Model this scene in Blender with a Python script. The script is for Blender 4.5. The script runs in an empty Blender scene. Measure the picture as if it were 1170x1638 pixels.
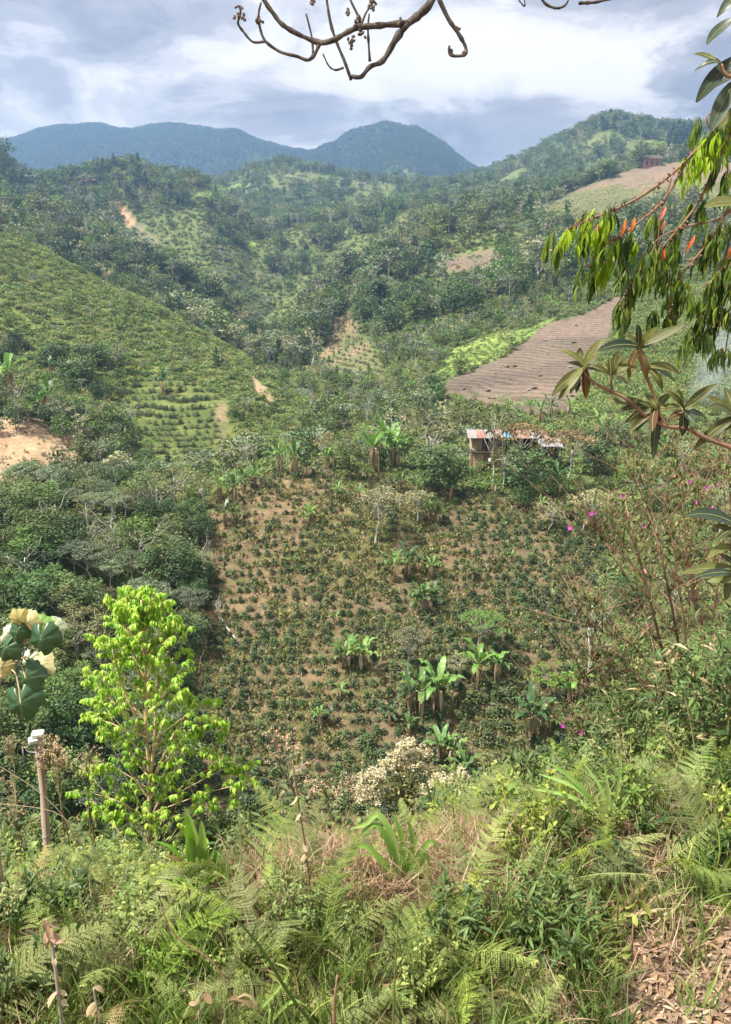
import bpy, math, random
import numpy as np
from mathutils import Vector, Matrix
from mathutils.bvhtree import BVHTree
R = math.radians
sc = bpy.context.scene
C = sc.collection
rng = np.random.default_rng(7)
random.seed(7)

# ------------------------------------------------------------ camera, sky, sun, exposure
PITCH = R(15.0)
F = 1311.0                       # focal length in pixels of the 1170 x 1638 photograph
cam_d = bpy.data.cameras.new('camera'); cam = bpy.data.objects.new('camera', cam_d); C.objects.link(cam)
cam_d.sensor_fit = 'VERTICAL'; cam_d.angle_y = 2*math.atan(819.0/F)
cam_d.clip_start = 0.05; cam_d.clip_end = 30000
cam.location = (0, 0, 0); cam.rotation_euler = (R(90)-PITCH, 0, 0)
sc.camera = cam
sc.view_settings.view_transform = 'Standard'; sc.view_settings.look = 'None'
sc.view_settings.gamma = 1; sc.view_settings.exposure = 1.35
sc.cycles.max_bounces = 6; sc.cycles.diffuse_bounces = 3; sc.cycles.glossy_bounces = 1
sc.cycles.transmission_bounces = 3; sc.cycles.transparent_max_bounces = 6; sc.cycles.volume_bounces = 1
sc.cycles.use_denoising = True
sc.cycles.denoising_input_passes = 'RGB_ALBEDO_NORMAL'
sc.cycles.adaptive_threshold = 0.02
sc.cycles.caustics_reflective = False; sc.cycles.caustics_refractive = False

SUN_EL, SUN_AZ = R(60), R(-112)      # azimuth clockwise from +Y (the view direction)
sun_d = bpy.data.lights.new('sun', 'SUN'); sun = bpy.data.objects.new('sun', sun_d); C.objects.link(sun)
sun_d.energy = 5.0; sun_d.angle = R(3.5); sun_d.color = (1.0, 0.935, 0.82)
sv = Vector((math.sin(SUN_AZ)*math.cos(SUN_EL), math.cos(SUN_AZ)*math.cos(SUN_EL), math.sin(SUN_EL)))
sun.rotation_euler = sv.to_track_quat('Z', 'Y').to_euler()

class NT:
    def __init__(s, tree): s.t = tree; s.n = tree.nodes; s.l = tree.links
    def add(s, typ, ins=None, **kw):
        n = s.n.new(typ)
        for k, v in kw.items(): setattr(n, k, v)
        for k, v in (ins or {}).items():
            if isinstance(v, bpy.types.NodeSocket): s.l.new(v, n.inputs[k])
            else: n.inputs[k].default_value = v
        return n
    def math(s, op, a, b=None, c=None, clamp=False):
        ins = {0: a}
        if b is not None: ins[1] = b
        if c is not None: ins[2] = c
        n = s.add('ShaderNodeMath', ins, operation=op); n.use_clamp = clamp
        return n.outputs[0]
    def vmath(s, op, a, b=None):
        ins = {0: a}
        if b is not None: ins[1] = b
        return s.add('ShaderNodeVectorMath', ins, operation=op).outputs[0]
    def noise(s, vec, scale, detail=4, rough=0.55, dist=0.0, dims='3D'):
        n = s.add('ShaderNodeTexNoise', {'Scale': scale, 'Detail': detail, 'Roughness': rough, 'Distortion': dist}, noise_dimensions=dims)
        if vec is not None: s.l.new(vec, n.inputs['Vector'])
        return n.outputs['Fac']
    def ramp(s, fac, stops, interp='LINEAR'):
        n = s.add('ShaderNodeValToRGB', {0: fac}); cr = n.color_ramp; cr.interpolation = interp
        while len(cr.elements) < len(stops): cr.elements.new(0.5)
        for e, (p, c) in zip(cr.elements, stops):
            e.position = p; e.color = (c, c, c, 1) if isinstance(c, (int, float)) else tuple(c)+(1,)
        return n.outputs[0]
    def mix(s, fac, a, b, blend='MIX'):
        n = s.add('ShaderNodeMix', data_type='RGBA', blend_type=blend)
        for k, v in ((0, fac), (6, a), (7, b)):
            if isinstance(v, bpy.types.NodeSocket): s.l.new(v, n.inputs[k])
            else: n.inputs[k].default_value = (tuple(v)+(1,) if isinstance(v, (tuple, list)) else v)
        return n.outputs[2]

world = bpy.data.worlds.new('World'); sc.world = world; world.use_nodes = True
w = NT(world.node_tree); w.n.clear()
sky = w.add('ShaderNodeTexSky', sky_type='NISHITA', sun_disc=False, sun_elevation=SUN_EL, sun_rotation=SUN_AZ, altitude=1600, air_density=1.2, dust_density=1.5)
skys = w.mix(1.0, sky.outputs[0], (0.095, 0.095, 0.095), 'MULTIPLY')
tc = w.vmath('NORMALIZE', w.add('ShaderNodeTexCoord').outputs['Generated'])
sep = w.add('ShaderNodeSeparateXYZ', {0: tc})
az_ = w.math('MULTIPLY', w.math('ARCTAN2', sep.outputs[0], sep.outputs[1]), 180/math.pi); el_ = w.math('MULTIPLY', w.math('ARCSINE', sep.outputs[2]), 180/math.pi)
mp = w.add('ShaderNodeMapping', {'Vector': tc, 'Scale': (1, 1, 2.4)}).outputs[0]
n1 = w.noise(mp, 5.0, 10, 0.60, 0.9); n2 = w.noise(mp, 15.0, 8, 0.62, 0.6); n3 = w.noise(mp, 2.2, 5, 0.5, 0.2)
wx = w.math('MULTIPLY', w.math('SUBTRACT', w.noise(mp, 9.0, 7, 0.6, 0.4), 0.5), 7.0); wy = w.math('MULTIPLY', w.math('SUBTRACT', w.noise(mp, 9.7, 7, 0.6, 0.5), 0.5), 5.0)
azw = w.math('ADD', az_, wx); elw = w.math('ADD', el_, wy)
def bank(a, e, ra, re, soft=0.6):          # a cloud bank round azimuth a, elevation e (degrees)
    dx = w.math('DIVIDE', w.math('SUBTRACT', azw, a), ra); dy = w.math('DIVIDE', w.math('SUBTRACT', elw, e), re)
    r = w.math('SQRT', w.math('ADD', w.math('MULTIPLY', dx, dx), w.math('MULTIPLY', dy, dy)))
    return w.add('ShaderNodeMapRange', {0: r, 1: 1.0+soft, 2: 1.0-soft, 3: 0.0, 4: 1.0}, interpolation_type='SMOOTHSTEP').outputs[0]
dens = w.math('ADD', w.math('MULTIPLY', w.math('SUBTRACT', n1, 0.5), 1.5), w.math('MULTIPLY', w.math('SUBTRACT', n2, 0.5), 0.55))
dens = w.math('ADD', w.math('ADD', dens, w.math('MULTIPLY', w.math('SUBTRACT', n3, 0.5), 0.5)), 0.36)
for a, e, ra, re, k, sf in ((-17, 15.8, 8, 2.6, 0.46, .5), (-23, 12.3, 5, 1.8, 0.16, .7), (-19.5, 14.0, 3, 1.2, -0.12, .7), (-13, 13.2, 4, 1.4, -0.10, .8), (1, 10.2, 9, 1.4, 0.20, .55), (-10, 11.6, 10, 1.2, 0.12, .7), (6, 8.6, 8, 2.0, 0.20, .6),
                            (6, 14.0, 13, 2.3, -0.30, .6), (13, 12.6, 7, 1.3, -0.16, .7), (19.5, 16.6, 8, 2.2, 0.30, .6), (21.0, 12.2, 3.4, 2.2, 0.46, .2), (-18, 10.0, 12, 1.4, 0.08, .8), (-6, 17, 4, 1.5, -0.1, .8)):
    dens = w.math('ADD', dens, w.math('MULTIPLY', bank(a, e, ra, re, sf), k))
cloud = w.ramp(dens, [(0.12, (1.16, 1.07, 0.96)), (0.32, (1.02, 0.945, 0.87)), (0.48, (0.77, 0.715, 0.68)), (0.66, (0.51, 0.475, 0.47)), (0.90, (0.35, 0.325, 0.335))], 'EASE')
gap = w.ramp(w.noise(mp, 3.3, 6, 0.6, 0.6), [(0.62, 0.0), (0.80, 0.35)])
final = w.mix(gap, cloud, skys)
# a closed cloud deck: the ground half stays dim green grey
fin2 = w.mix(w.ramp(w.math('ADD', sep.outputs[2], 0.5), [(0.47, 1.0), (0.50, 0.0)]), final, (0.20, 0.23, 0.22))
bg = w.add('ShaderNodeBackground', {0: fin2, 1: 0.50})
wo = w.add('ShaderNodeOutputWorld', {0: bg.outputs[0]})

# ------------------------------------------------------------ small helpers
def ray(px, py):
    u = (px-585.0)/F; v = (819.0-py)/F
    return np.stack([u, math.cos(PITCH)+v*math.sin(PITCH), -math.sin(PITCH)+v*math.cos(PITCH)], -1) if isinstance(u, np.ndarray) else \
        Vector((u, math.cos(PITCH)+v*math.sin(PITCH), -math.sin(PITCH)+v*math.cos(PITCH)))
def at(px, py, Y):
    d = ray(float(px), float(py)); return d*(Y/d.y)
def proj(P):
    P = np.asarray(P, float); c, s_ = math.cos(PITCH), math.sin(PITCH)
    dep = P[..., 1]*c - P[..., 2]*s_; up = P[..., 1]*s_ + P[..., 2]*c
    dep = np.where(np.abs(dep) < 1e-6, 1e-6, dep)
    return 585+F*P[..., 0]/dep, 819-F*up/dep, dep
def tag(o, label=None, cat=None, group=None, kind=None):
    if label: o['label'] = label
    if cat: o['category'] = cat
    if group: o['group'] = group
    if kind: o['kind'] = kind
    return o
def empty(name, loc, rz=0.0, s=1.0):
    o = bpy.data.objects.new(name, None); C.objects.link(o); o.location = loc; o.rotation_euler = (0, 0, rz); o.scale = (s, s, s)
    o.empty_display_size = 0.1
    return o

def near_mark(e, marks):
    """where a repeat stands, told by the nearest thing one can find"""
    px, py, _ = proj(np.array(e.location)); d = [math.hypot(px-m[0], py-m[1]) for m in marks]; i = int(np.argmin(d)); mx, my, nm = marks[i]; dx, dy = px-mx, py-my; far = ' well' if d[i] > 110 else ''
    return ('%s %s the %s' % (far, 'right of' if dx > 0 else 'left of', nm) if abs(dx) > abs(dy) else '%s %s the %s' % (far, 'below' if dy > 0 else 'above', nm)).strip()
# hash value noise, fbm (numpy)
def _h(ix, iy, seed):
    n = (ix*374761393 + iy*668265263 + seed*1442695041) & 0xFFFFFFFF
    n = ((n ^ (n >> 13))*1274126177) & 0xFFFFFFFF
    return ((n ^ (n >> 16)) & 0xFFFFFF)/float(0xFFFFFF)
def vnoise(x, y, seed=0):
    ix = np.floor(x).astype(np.int64); iy = np.floor(y).astype(np.int64); fx = x-ix; fy = y-iy
    fx = fx*fx*(3-2*fx); fy = fy*fy*(3-2*fy)
    a = _h(ix, iy, seed); b = _h(ix+1, iy, seed); c = _h(ix, iy+1, seed); d = _h(ix+1, iy+1, seed)
    return (a*(1-fx)+b*fx)*(1-fy)+(c*(1-fx)+d*fx)*fy
def fbm(x, y, oct=4, seed=0):
    s_ = 0; a = 0.5; t = 0
    for k in range(oct):
        s_ = s_ + a*vnoise(x*2**k, y*2**k, seed+k*17); t += a; a *= 0.5
    return s_/t*2-1
def inpoly(px, py, poly):
    px = np.asarray(px, float); py = np.asarray(py, float); r = np.zeros(px.shape, bool); n = len(poly)
    for i in range(n):
        x1, y1 = poly[i]; x2, y2 = poly[(i+1) % n]
        if y1 == y2: continue
        c = ((y1 > py) != (y2 > py)) & (px < (x2-x1)*(py-y1)/(y2-y1)+x1)
        r ^= c
    return r

class MB:
    """collects pieces, then links them as ONE mesh object (or keeps the mesh for copies)"""
    def __init__(s): s.v = []; s.f4 = []; s.f3 = []; s.m4 = []; s.m3 = []; s.r4 = []; s.r3 = []; s.n = 0
    def raw(s, V, F4=None, F3=None, mat=0, rnd=None):
        V = np.asarray(V, float).reshape(-1, 3); s.v.append(V)
        r = random.random() if rnd is None else rnd
        for Fc, fl, ml, rl, k in ((F4, s.f4, s.m4, s.r4, 4), (F3, s.f3, s.m3, s.r3, 3)):
            if Fc is None or len(Fc) == 0: continue
            Fc = np.asarray(Fc, np.int64).reshape(-1, k)
            fl.append(Fc+s.n); ml.append(np.full(len(Fc), mat)); rl.append(np.broadcast_to(r, (len(Fc),)) if np.ndim(r) == 0 else r)
        s.n += len(V)
    def inst(s, T, P, D, Nn, S, mat=0, rnd=None, W=None):
        """template T=(verts, quads) placed at P, y axis along D, z axis towards Nn, scale S (length), W (width factor)"""
        P = np.asarray(P, float); N = len(P)
        if N == 0: return
        V, Q = T; K = len(V)
        D = D/np.maximum(np.linalg.norm(D, axis=1, keepdims=True), 1e-9)
        Z = Nn-(Nn*D).sum(1, keepdims=True)*D; Z = Z/np.maximum(np.linalg.norm(Z, axis=1, keepdims=True), 1e-9)
        X = np.cross(D, Z); S = np.broadcast_to(np.asarray(S, float), (N,)); W = S if W is None else S*W
        out = P[:, None]+X[:, None]*(V[None, :, 0:1]*np.asarray(W).reshape(-1, 1, 1))+D[:, None]*(V[None, :, 1:2]*S[:, None, None])+Z[:, None]*(V[None, :, 2:3]*S[:, None, None])
        fq = (Q[None]+(np.arange(N)*K)[:, None, None]).reshape(-1, 4)
        rr = rng.random(N) if rnd is None else np.broadcast_to(rnd, (N,))
        mm = np.repeat(np.broadcast_to(mat, (N,)), len(Q))
        s.v.append(out.reshape(-1, 3)); s.f4.append(fq+s.n); s.m4.append(mm); s.r4.append(np.repeat(rr, len(Q))); s.n += N*K
    def tube(s, pts, rad, sides=6, mat=0, rnd=None, cap=True):
        pts = np.asarray(pts, float); n = len(pts); rad = np.broadcast_to(np.asarray(rad, float), (n,))
        t = np.gradient(pts, axis=0); t /= np.maximum(np.linalg.norm(t, axis=1, keepdims=True), 1e-9)
        a = np.array([0.31, 0.17, 0.9]) if abs(t[0, 2]) < 0.8 else np.array([0.9, 0.3, 0.1])
        x = a-t[0]*a.dot(t[0]); x /= np.linalg.norm(x)
        V = []
        an = np.arange(sides)*2*math.pi/sides
        for i in range(n):
            x = x-t[i]*x.dot(t[i]); x /= max(np.linalg.norm(x), 1e-9); y = np.cross(t[i], x)
            V.append(pts[i]+rad[i]*(np.cos(an)[:, None]*x+np.sin(an)[:, None]*y))
        V = np.concatenate(V); Fq = []
        for i in range(n-1):
            for k in range(sides):
                k2 = (k+1) % sides; Fq.append((i*sides+k, i*sides+k2, (i+1)*sides+k2, (i+1)*sides+k))
        F3 = []
        if cap:
            V = np.concatenate([V, pts[:1], pts[-1:]]); a0 = n*sides
            for k in range(sides):
                k2 = (k+1) % sides; F3.append((a0, k2, k)); F3.append((a0+1, (n-1)*sides+k, (n-1)*sides+k2))
        s.raw(V, Fq, F3, mat, rnd)
    def box(s, c, size, rz=0.0, mat=0, rnd=None, tilt=0.0):
        hx, hy, hz = [q/2 for q in size]
        V = np.array([(x, y, z) for x in (-hx, hx) for y in (-hy, hy) for z in (-hz, hz)], float)
        M = np.array(Matrix.Rotation(rz, 3, 'Z') @ Matrix.Rotation(tilt, 3, 'X'))
        V = V@M.T+np.array(c, float)
        s.raw(V, [(0, 1, 3, 2), (4, 6, 7, 5), (0, 4, 5, 1), (2, 3, 7, 6), (0, 2, 6, 4), (1, 5, 7, 3)], None, mat, rnd)
    def mesh(s, name, mats, smooth=False):
        me = bpy.data.meshes.new(name); V = np.concatenate(s.v)
        f4 = np.concatenate(s.f4) if s.f4 else np.zeros((0, 4), int); f3 = np.concatenate(s.f3) if s.f3 else np.zeros((0, 3), int)
        nl = len(f4)*4+len(f3)*3; nf = len(f4)+len(f3)
        me.vertices.add(len(V)); me.vertices.foreach_set('co', V.astype(np.float32).ravel())
        me.loops.add(nl); me.loops.foreach_set('vertex_index', np.concatenate([f4.ravel(), f3.ravel()]).astype(np.int32))
        me.polygons.add(nf)
        st = np.concatenate([np.arange(len(f4))*4, len(f4)*4+np.arange(len(f3))*3]).astype(np.int32)
        me.polygons.foreach_set('loop_start', st)
        me.polygons.foreach_set('material_index', np.concatenate([*s.m4, *s.m3]).astype(np.int32))
        me.polygons.foreach_set('use_smooth', np.full(nf, smooth))
        me.update(calc_edges=True)
        at_ = me.attributes.new('rnd', 'FLOAT', 'FACE'); at_.data.foreach_set('value', np.concatenate([*s.r4, *s.r3]).astype(np.float32))
        for m in (mats if isinstance(mats, (list, tuple)) else [mats]): me.materials.append(m)
        return me
    def build(s, name, mats, parent=None, smooth=False, loc=None):
        o = bpy.data.objects.new(name, s.mesh(name, mats, smooth)); C.objects.link(o)
        if parent: o.parent = parent
        if loc is not None: o.location = loc
        return o
# ------------------------------------------------------------ materials
def leaf_mat(name, cols, trans=0.35, rough=0.55, spec=0.25, vary=0.35, instvary=0.3, alt=None, k=1.0, blotch=0):
    """cols: list of leaf colours picked by each leaf's own random number; alt: second list picked per plant"""
    m = bpy.data.materials.new(name); m.use_nodes = True; t = NT(m.node_tree); t.n.clear()
    rn = t.add('ShaderNodeAttribute', attribute_name='rnd').outputs['Fac']
    oi = t.add('ShaderNodeObjectInfo').outputs['Random']
    n = len(cols); cols = [tuple(min(0.9, q*k) for q in c) for c in cols]; alt = [tuple(q*k for q in c) for c in alt] if alt else None
    col = t.ramp(rn, [(i/max(n-1, 1), c) for i, c in enumerate(cols)]) if n > 1 else t.mix(0.0, cols[0], cols[0])
    if alt:
        col2 = t.ramp(rn, [(i/max(len(alt)-1, 1), c) for i, c in enumerate(alt)])
        col = t.mix(t.ramp(oi, [(0.35, 0.0), (0.75, 1.0)]), col, col2)
    hsv = t.add('ShaderNodeHueSaturation', {'Color': col})
    ow = t.math('FRACT', t.math('MULTIPLY', oi, 7.13))
    t.l.new(t.math('ADD', 1.0-instvary*0.5, t.math('MULTIPLY', ow, instvary)), hsv.inputs['Value'])
    t.l.new(t.math('ADD', 0.488, t.math('MULTIPLY', t.math('FRACT', t.math('MULTIPLY', oi, 31.7)), 0.024)), hsv.inputs['Hue'])
    t.l.new(t.math('ADD', 0.85, t.math('MULTIPLY', t.math('FRACT', t.math('MULTIPLY', oi, 53.3)), 0.2)), hsv.inputs['Saturation'])
    c = hsv.outputs[0]
    c = t.mix(1.0, c, t.ramp(t.noise(t.add('ShaderNodeTexCoord').outputs['Object'], blotch, 5, 0.65), [(0.3, 0.72), (0.5, 1.0), (0.72, 1.25)]), 'MULTIPLY') if blotch else c
    p = t.add('ShaderNodeBsdfPrincipled', {'Base Color': c, 'Roughness': rough, 'Specular IOR Level': spec})
    tr = t.add('ShaderNodeBsdfTranslucent', {'Color': t.mix(1.0, c, (1.0, 1.0, 0.55), 'MULTIPLY')})
    mx = t.add('ShaderNodeMixShader', {0: trans, 1: p.outputs[0], 2: tr.outputs[0]})
    t.add('ShaderNodeOutputMaterial', {0: mx.outputs[0]})
    return m
def bark_mat(name, c1, c2, scale=12.0, rough=0.9, stretch=4.0, bump=0.3):
    m = bpy.data.materials.new(name); m.use_nodes = True; t = NT(m.node_tree); t.n.clear()
    co = t.add('ShaderNodeTexCoord').outputs['Object']
    mp = t.add('ShaderNodeMapping', {'Vector': co, 'Scale': (1, 1, 1/stretch)}).outputs[0]
    nz = t.noise(mp, scale, 6, 0.65, 0.4)
    c = t.ramp(nz, [(0.3, c1), (0.7, c2)])
    bp = t.add('ShaderNodeBump', {'Strength': bump, 'Distance': 0.02, 'Height': nz}).outputs[0]
    p = t.add('ShaderNodeBsdfPrincipled', {'Base Color': c, 'Roughness': rough, 'Normal': bp, 'Specular IOR Level': 0.2})
    t.add('ShaderNodeOutputMaterial', {0: p.outputs[0]})
    return m
def plain_mat(name, c1, c2=None, rough=0.8, scale=3.0, spec=0.3, metallic=0.0):
    return_c2 = c2 or tuple(q*0.8 for q in c1)
    m = bpy.data.materials.new(name); m.use_nodes = True; t = NT(m.node_tree); t.n.clear()
    co = t.add('ShaderNodeTexCoord').outputs['Object']
    c = t.ramp(t.noise(co, scale, 6, 0.6), [(0.35, c1), (0.68, return_c2)])
    p = t.add('ShaderNodeBsdfPrincipled', {'Base Color': c, 'Roughness': rough, 'Specular IOR Level': spec, 'Metallic': metallic})
    t.add('ShaderNodeOutputMaterial', {0: p.outputs[0]})
    return m

# ------------------------------------------------------------ terrain
def near_z(x, y):
    """the ground round the camera: a path on the right, falling away to the valley in front"""
    x = np.asarray(x, float); y = np.asarray(y, float)
    e = 3.3+0.25*np.sin(x*0.8)+np.clip(x-0.8, 0, 6)*0.35-np.clip(-x-1.0, 0, 6)*0.10      # where the slope begins
    d = np.clip(y-e, 0, None)
    z = -2.6-0.80*d+0.6*(1-np.exp(-d/1.2))*0.5+0.022*np.clip(d-3, 0, None)**1.3*0.2
    z = z-0.05*np.clip(-x, 0, 10)-0.03*np.clip(e-y, 0, 1)*0+0.10*np.clip(x-3.5, 0, 8)*np.exp(-np.clip(y-4, 0, 9)/6)
    z = z+0.07*fbm(x*0.9+5, y*0.9, 4, 3)+0.35*fbm(x*0.13, y*0.13, 2, 9)*np.clip(y/6, 0, 1)
    return z
# feature lines: each is knots (px, py, Y) as seen in the photograph, Y the horizontal distance in metres
ROWS = [
 [(-900, 'z', -21, 24), (585, 'z', -21.5, 25), (2000, 'z', -17, 26)],
 [(-900, 'z', -43, 52), (340, 'z', -46, 52), (700, 'z', -46, 54), (1170, 'z', -38, 52), (2000, 'z', -30, 50)],
 [(-900, 1180, 66), (0, 1230, 66), (340, 1262, 70), (600, 1285, 71), (850, 1300, 72), (1000, 1290, 72), (1170, 1250, 70), (2000, 1150, 66)],
 [(-900, 950, 90), (0, 1010, 88), (200, 1050, 88), (340, 1020, 90), (600, 1010, 92), (850, 1020, 92), (1170, 1000, 90), (2000, 900, 88)],
 [(-900, 780, 116), (0, 850, 112), (200, 850, 113), (340, 800, 117), (480, 768, 120), (700, 785, 120), (850, 800, 119), (950, 800, 120), (1170, 790, 122), (2000, 700, 120)],
 [(-900, 760, 135), (0, 800, 130), (200, 800, 130), (340, 770, 132), (480, 742, 132), (700, 752, 132), (900, 755, 132), (1000, 745, 134), (1170, 730, 138), (2000, 640, 140)],
 [(-900, 735, 150), (0, 762, 148), (130, 770, 150), (240, 785, 155), (340, 765, 165), (460, 735, 165), (560, 735, 160), (700, 720, 158), (850, 700, 155), (1000, 690, 158), (1170, 670, 165), (2000, 560, 170)],
 [(-900, 640, 175), (0, 662, 172), (130, 690, 174), (240, 740, 178), (340, 742, 182), (460, 715, 185), (560, 695, 190), (700, 668, 195), (850, 650, 200), (1000, 640, 200), (1170, 600, 205), (2000, 480, 215)],
 [(-900, 560, 220), (0, 610, 205), (130, 620, 208), (240, 640, 212), (340, 640, 212), (430, 655, 215), (520, 660, 225), (600, 640, 238), (700, 605, 245), (850, 572, 255), (1000, 545, 260), (1170, 500, 265), (2000, 400, 280)],
 [(-900, 300, 380), (-100, 345, 350), (0, 372, 340), (90, 415, 330), (170, 455, 315), (250, 495, 300), (340, 545, 285), (430, 600, 268), (480, 640, 262), (560, 615, 290), (700, 560, 300), (850, 510, 312), (1000, 466, 325), (1170, 440, 330), (2000, 330, 350)],
 [(-900, 330, 430), (0, 425, 420), (170, 480, 400), (340, 560, 385), (440, 600, 360), (560, 560, 370), (700, 500, 385), (850, 440, 400), (1000, 400, 410), (1170, 370, 420), (2000, 280, 440)],
 [(-900, 290, 560), (0, 335, 540), (90, 350, 530), (170, 385, 520), (250, 430, 500), (340, 488, 480), (400, 530, 460), (440, 560, 450), (490, 505, 460), (540, 455, 480), (600, 415, 500), (640, 382, 520), (700, 362, 540), (780, 346, 550), (850, 338, 560), (1000, 310, 580), (1170, 285, 600), (2000, 230, 620)],
 [(-900, 300, 640), (0, 370, 640), (90, 392, 640), (170, 430, 640), (250, 475, 620), (340, 520, 580), (400, 560, 560), (440, 575, 560), (490, 555, 580), (540, 515, 600), (600, 470, 620), (640, 430, 640), (700, 400, 650), (780, 364, 640), (850, 340, 630), (1000, 306, 630), (1170, 280, 650), (2000, 225, 680)],
 [(-900, 240, 850), (-60, 235, 800), (0, 262, 800), (30, 285, 800), (90, 292, 820), (170, 280, 850), (210, 270, 850), (250, 290, 830), (320, 296, 830), (370, 345, 800), (420, 392, 780), (480, 372, 780), (600, 348, 790), (700, 330, 780), (780, 325, 740), (870, 322, 690), (960, 287, 700), (1040, 262, 710), (1120, 255, 720), (1300, 235, 740), (2000, 200, 760)],
 [(-900, 260, 1050), (0, 300, 1050), (170, 320, 1080), (320, 310, 1080), (400, 350, 1000), (480, 350, 1000), (600, 335, 980), (700, 325, 950), (850, 318, 900), (1000, 290, 900), (1170, 270, 920), (2000, 220, 950)],
 [(-900, 250, 1500), (0, 290, 1500), (250, 291, 1450), (340, 290, 1350), (430, 268, 1300), (480, 272, 1280), (560, 285, 1300), (640, 292, 1350), (700, 294, 1400), (770, 282, 1450), (820, 262, 1400), (880, 237, 1350), (940, 211, 1300), (975, 198, 1280), (1010, 203, 1290), (1060, 208, 1320), (1110, 208, 1330), (1170, 196, 1330), (2000, 170, 1350)],
 [(-900, 280, 2000), (0, 320, 2000), (585, 335, 2000), (900, 300, 1900), (1170, 250, 1800), (2000, 220, 1800)],
 [(-900, 300, 2500), (0, 292, 2500), (500, 285, 2450), (590, 268, 2350), (640, 256, 2320), (680, 262, 2350), (740, 290, 2450), (800, 300, 2500), (1170, 290, 2500), (2000, 260, 2500)],
 [(-900, 240, 3300), (-200, 250, 3200), (0, 233, 3200), (60, 216, 3200), (110, 208, 3200), (200, 204, 3200), (300, 197, 3200), (350, 203, 3200), (380, 206, 3150), (420, 222, 3100), (465, 235, 3000), (520, 226, 2950), (570, 211, 2900), (630, 201, 2900), (660, 206, 2900), (700, 226, 2900), (740, 250, 2950), (780, 270, 3000), (850, 276, 3100), (1170, 280, 3200), (2000, 270, 3300)],
 [(-900, 420, 4200), (585, 430, 4200), (2000, 420, 4200)],
]
TS = np.linspace(-1.35, 1.35, 560)
def pchip_like(xk, yk, x):
    """smooth interpolation without overshoot (Fritsch-Carlson), arrays along axis 0"""
    xk = np.asarray(xk, float); yk = np.asarray(yk, float)
    h = np.diff(xk); d = np.diff(yk, axis=0)/h.reshape((-1,)+(1,)*(yk.ndim-1))
    m = np.zeros_like(yk); m[0] = d[0]; m[-1] = d[-1]
    a, b = d[:-1], d[1:]; same = (a*b) > 0
    with np.errstate(divide='ignore', invalid='ignore'): hm = 2*a*b/(a+b)
    m[1:-1] = np.where(same, np.nan_to_num(hm), 0)
    i = np.clip(np.searchsorted(xk, x)-1, 0, len(xk)-2); tt = ((x-xk[i])/h[i]).reshape((-1,)+(1,)*(yk.ndim-1)); hh = h[i].reshape(tt.shape)
    return (2*tt**3-3*tt**2+1)*yk[i]+(tt**3-2*tt**2+tt)*hh*m[i]+(-2*tt**3+3*tt**2)*yk[i+1]+(tt**3-tt**2)*hh*m[i+1]
rowY, rowS = [np.full_like(TS, 9.3)], [None]
rowS[0] = (near_z(TS*9.3, np.full_like(TS, 9.3))-0.05)/9.3
for row in ROWS:
    tk, yk, sk = [], [], []
    for k in row:
        if k[1] == 'z':
            tk.append((k[0]-585)/F/math.cos(R(35))); yk.append(k[3]); sk.append(k[2]/k[3])
        else:
            d = ray(float(k[0]), float(k[1])); tk.append(d.x/d.y); yk.append(k[2]); sk.append(d.z/d.y)
    rowY.append(np.exp(pchip_like(tk, np.log(yk), np.clip(TS, tk[0], tk[-1])))); rowS.append(pchip_like(tk, sk, np.clip(TS, tk[0], tk[-1])))
rowY = np.array(rowY); rowS = np.array(rowS)
seg = [12, 12, 14, 34, 44, 16, 16, 22, 30, 42, 14, 30, 14, 36, 12, 40, 10, 24, 40, 6]
VS = np.concatenate([[i+k/n for k in range(n)] for i, n in enumerate(seg)]+[[len(seg)]])
tY = np.exp(pchip_like(np.arange(len(rowY)), np.log(rowY), VS)); tS = pchip_like(np.arange(len(rowS)), rowS, VS)
TX = TS[None]*tY; TZ = tS*tY
amp = np.clip((tY-20)/60, 0, 1)*np.clip(tY/1000, 0.06, 3)
gl_ = np.abs(fbm(TX/260, tY/420, 4, 55)); TZ = TZ-np.clip((tY-1900)/500, 0, 1)*np.clip((2860-tY)/250, 0, 1)*150*np.exp(-(gl_/0.10)**2)*0.6
TZ = TZ+amp*(9.0*fbm(TX/np.maximum(tY*0.11, 14), np.log(tY)*9, 3, 5)+3.5*fbm(TX/np.maximum(tY*0.03, 5), np.log(tY)*32, 3, 11)*np.clip(tY/250-0.3, 0, 1.6))
GX, GY, GZ = TX, tY, TZ
gpx, gpy, _ = proj(np.stack([GX, GY, GZ], -1))

# land use, as outlines on the hillsides (found by where they lie seen from the path)
ORANGE_FIELD = [(-400, 650), (60, 668), (112, 690), (130, 720), (105, 745), (60, 790), (-400, 800)]
COFFEE = [(340, 790), (420, 760), (520, 742), (640, 770), (760, 790), (960, 800), (960, 900), (940, 1000), (1000, 1100), (1200, 1180), (1300, 1330), (200, 1330), (300, 1180), (320, 1000)]
PLOUGH = [(712, 612), (760, 590), (815, 565), (870, 520), (930, 505), (1002, 466), (1000, 500), (965, 560), (930, 625), (905, 665), (820, 660), (740, 640), (690, 635)]
PLOUGH2 = [(868, 325), (930, 298), (1000, 272), (1080, 258), (1130, 262), (1300, 255), (1300, 352), (1100, 350), (1000, 345), (900, 352), (862, 348)]
MEADOW = [(690, 610), (720, 560), (790, 535), (850, 522), (900, 505), (860, 530), (790, 575), (720, 603)]
MAIZE = [(1002, 466), (1090, 455), (1180, 470), (1220, 600), (1120, 640), (1000, 672), (905, 668), (935, 625), (968, 560)]
LSLIDE = [(172, 316), (186, 320), (214, 350), (250, 385), (248, 392), (214, 372), (190, 345)]
GRASS1 = [(305, 312), (395, 292), (410, 290), (370, 312), (330, 330)]
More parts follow.
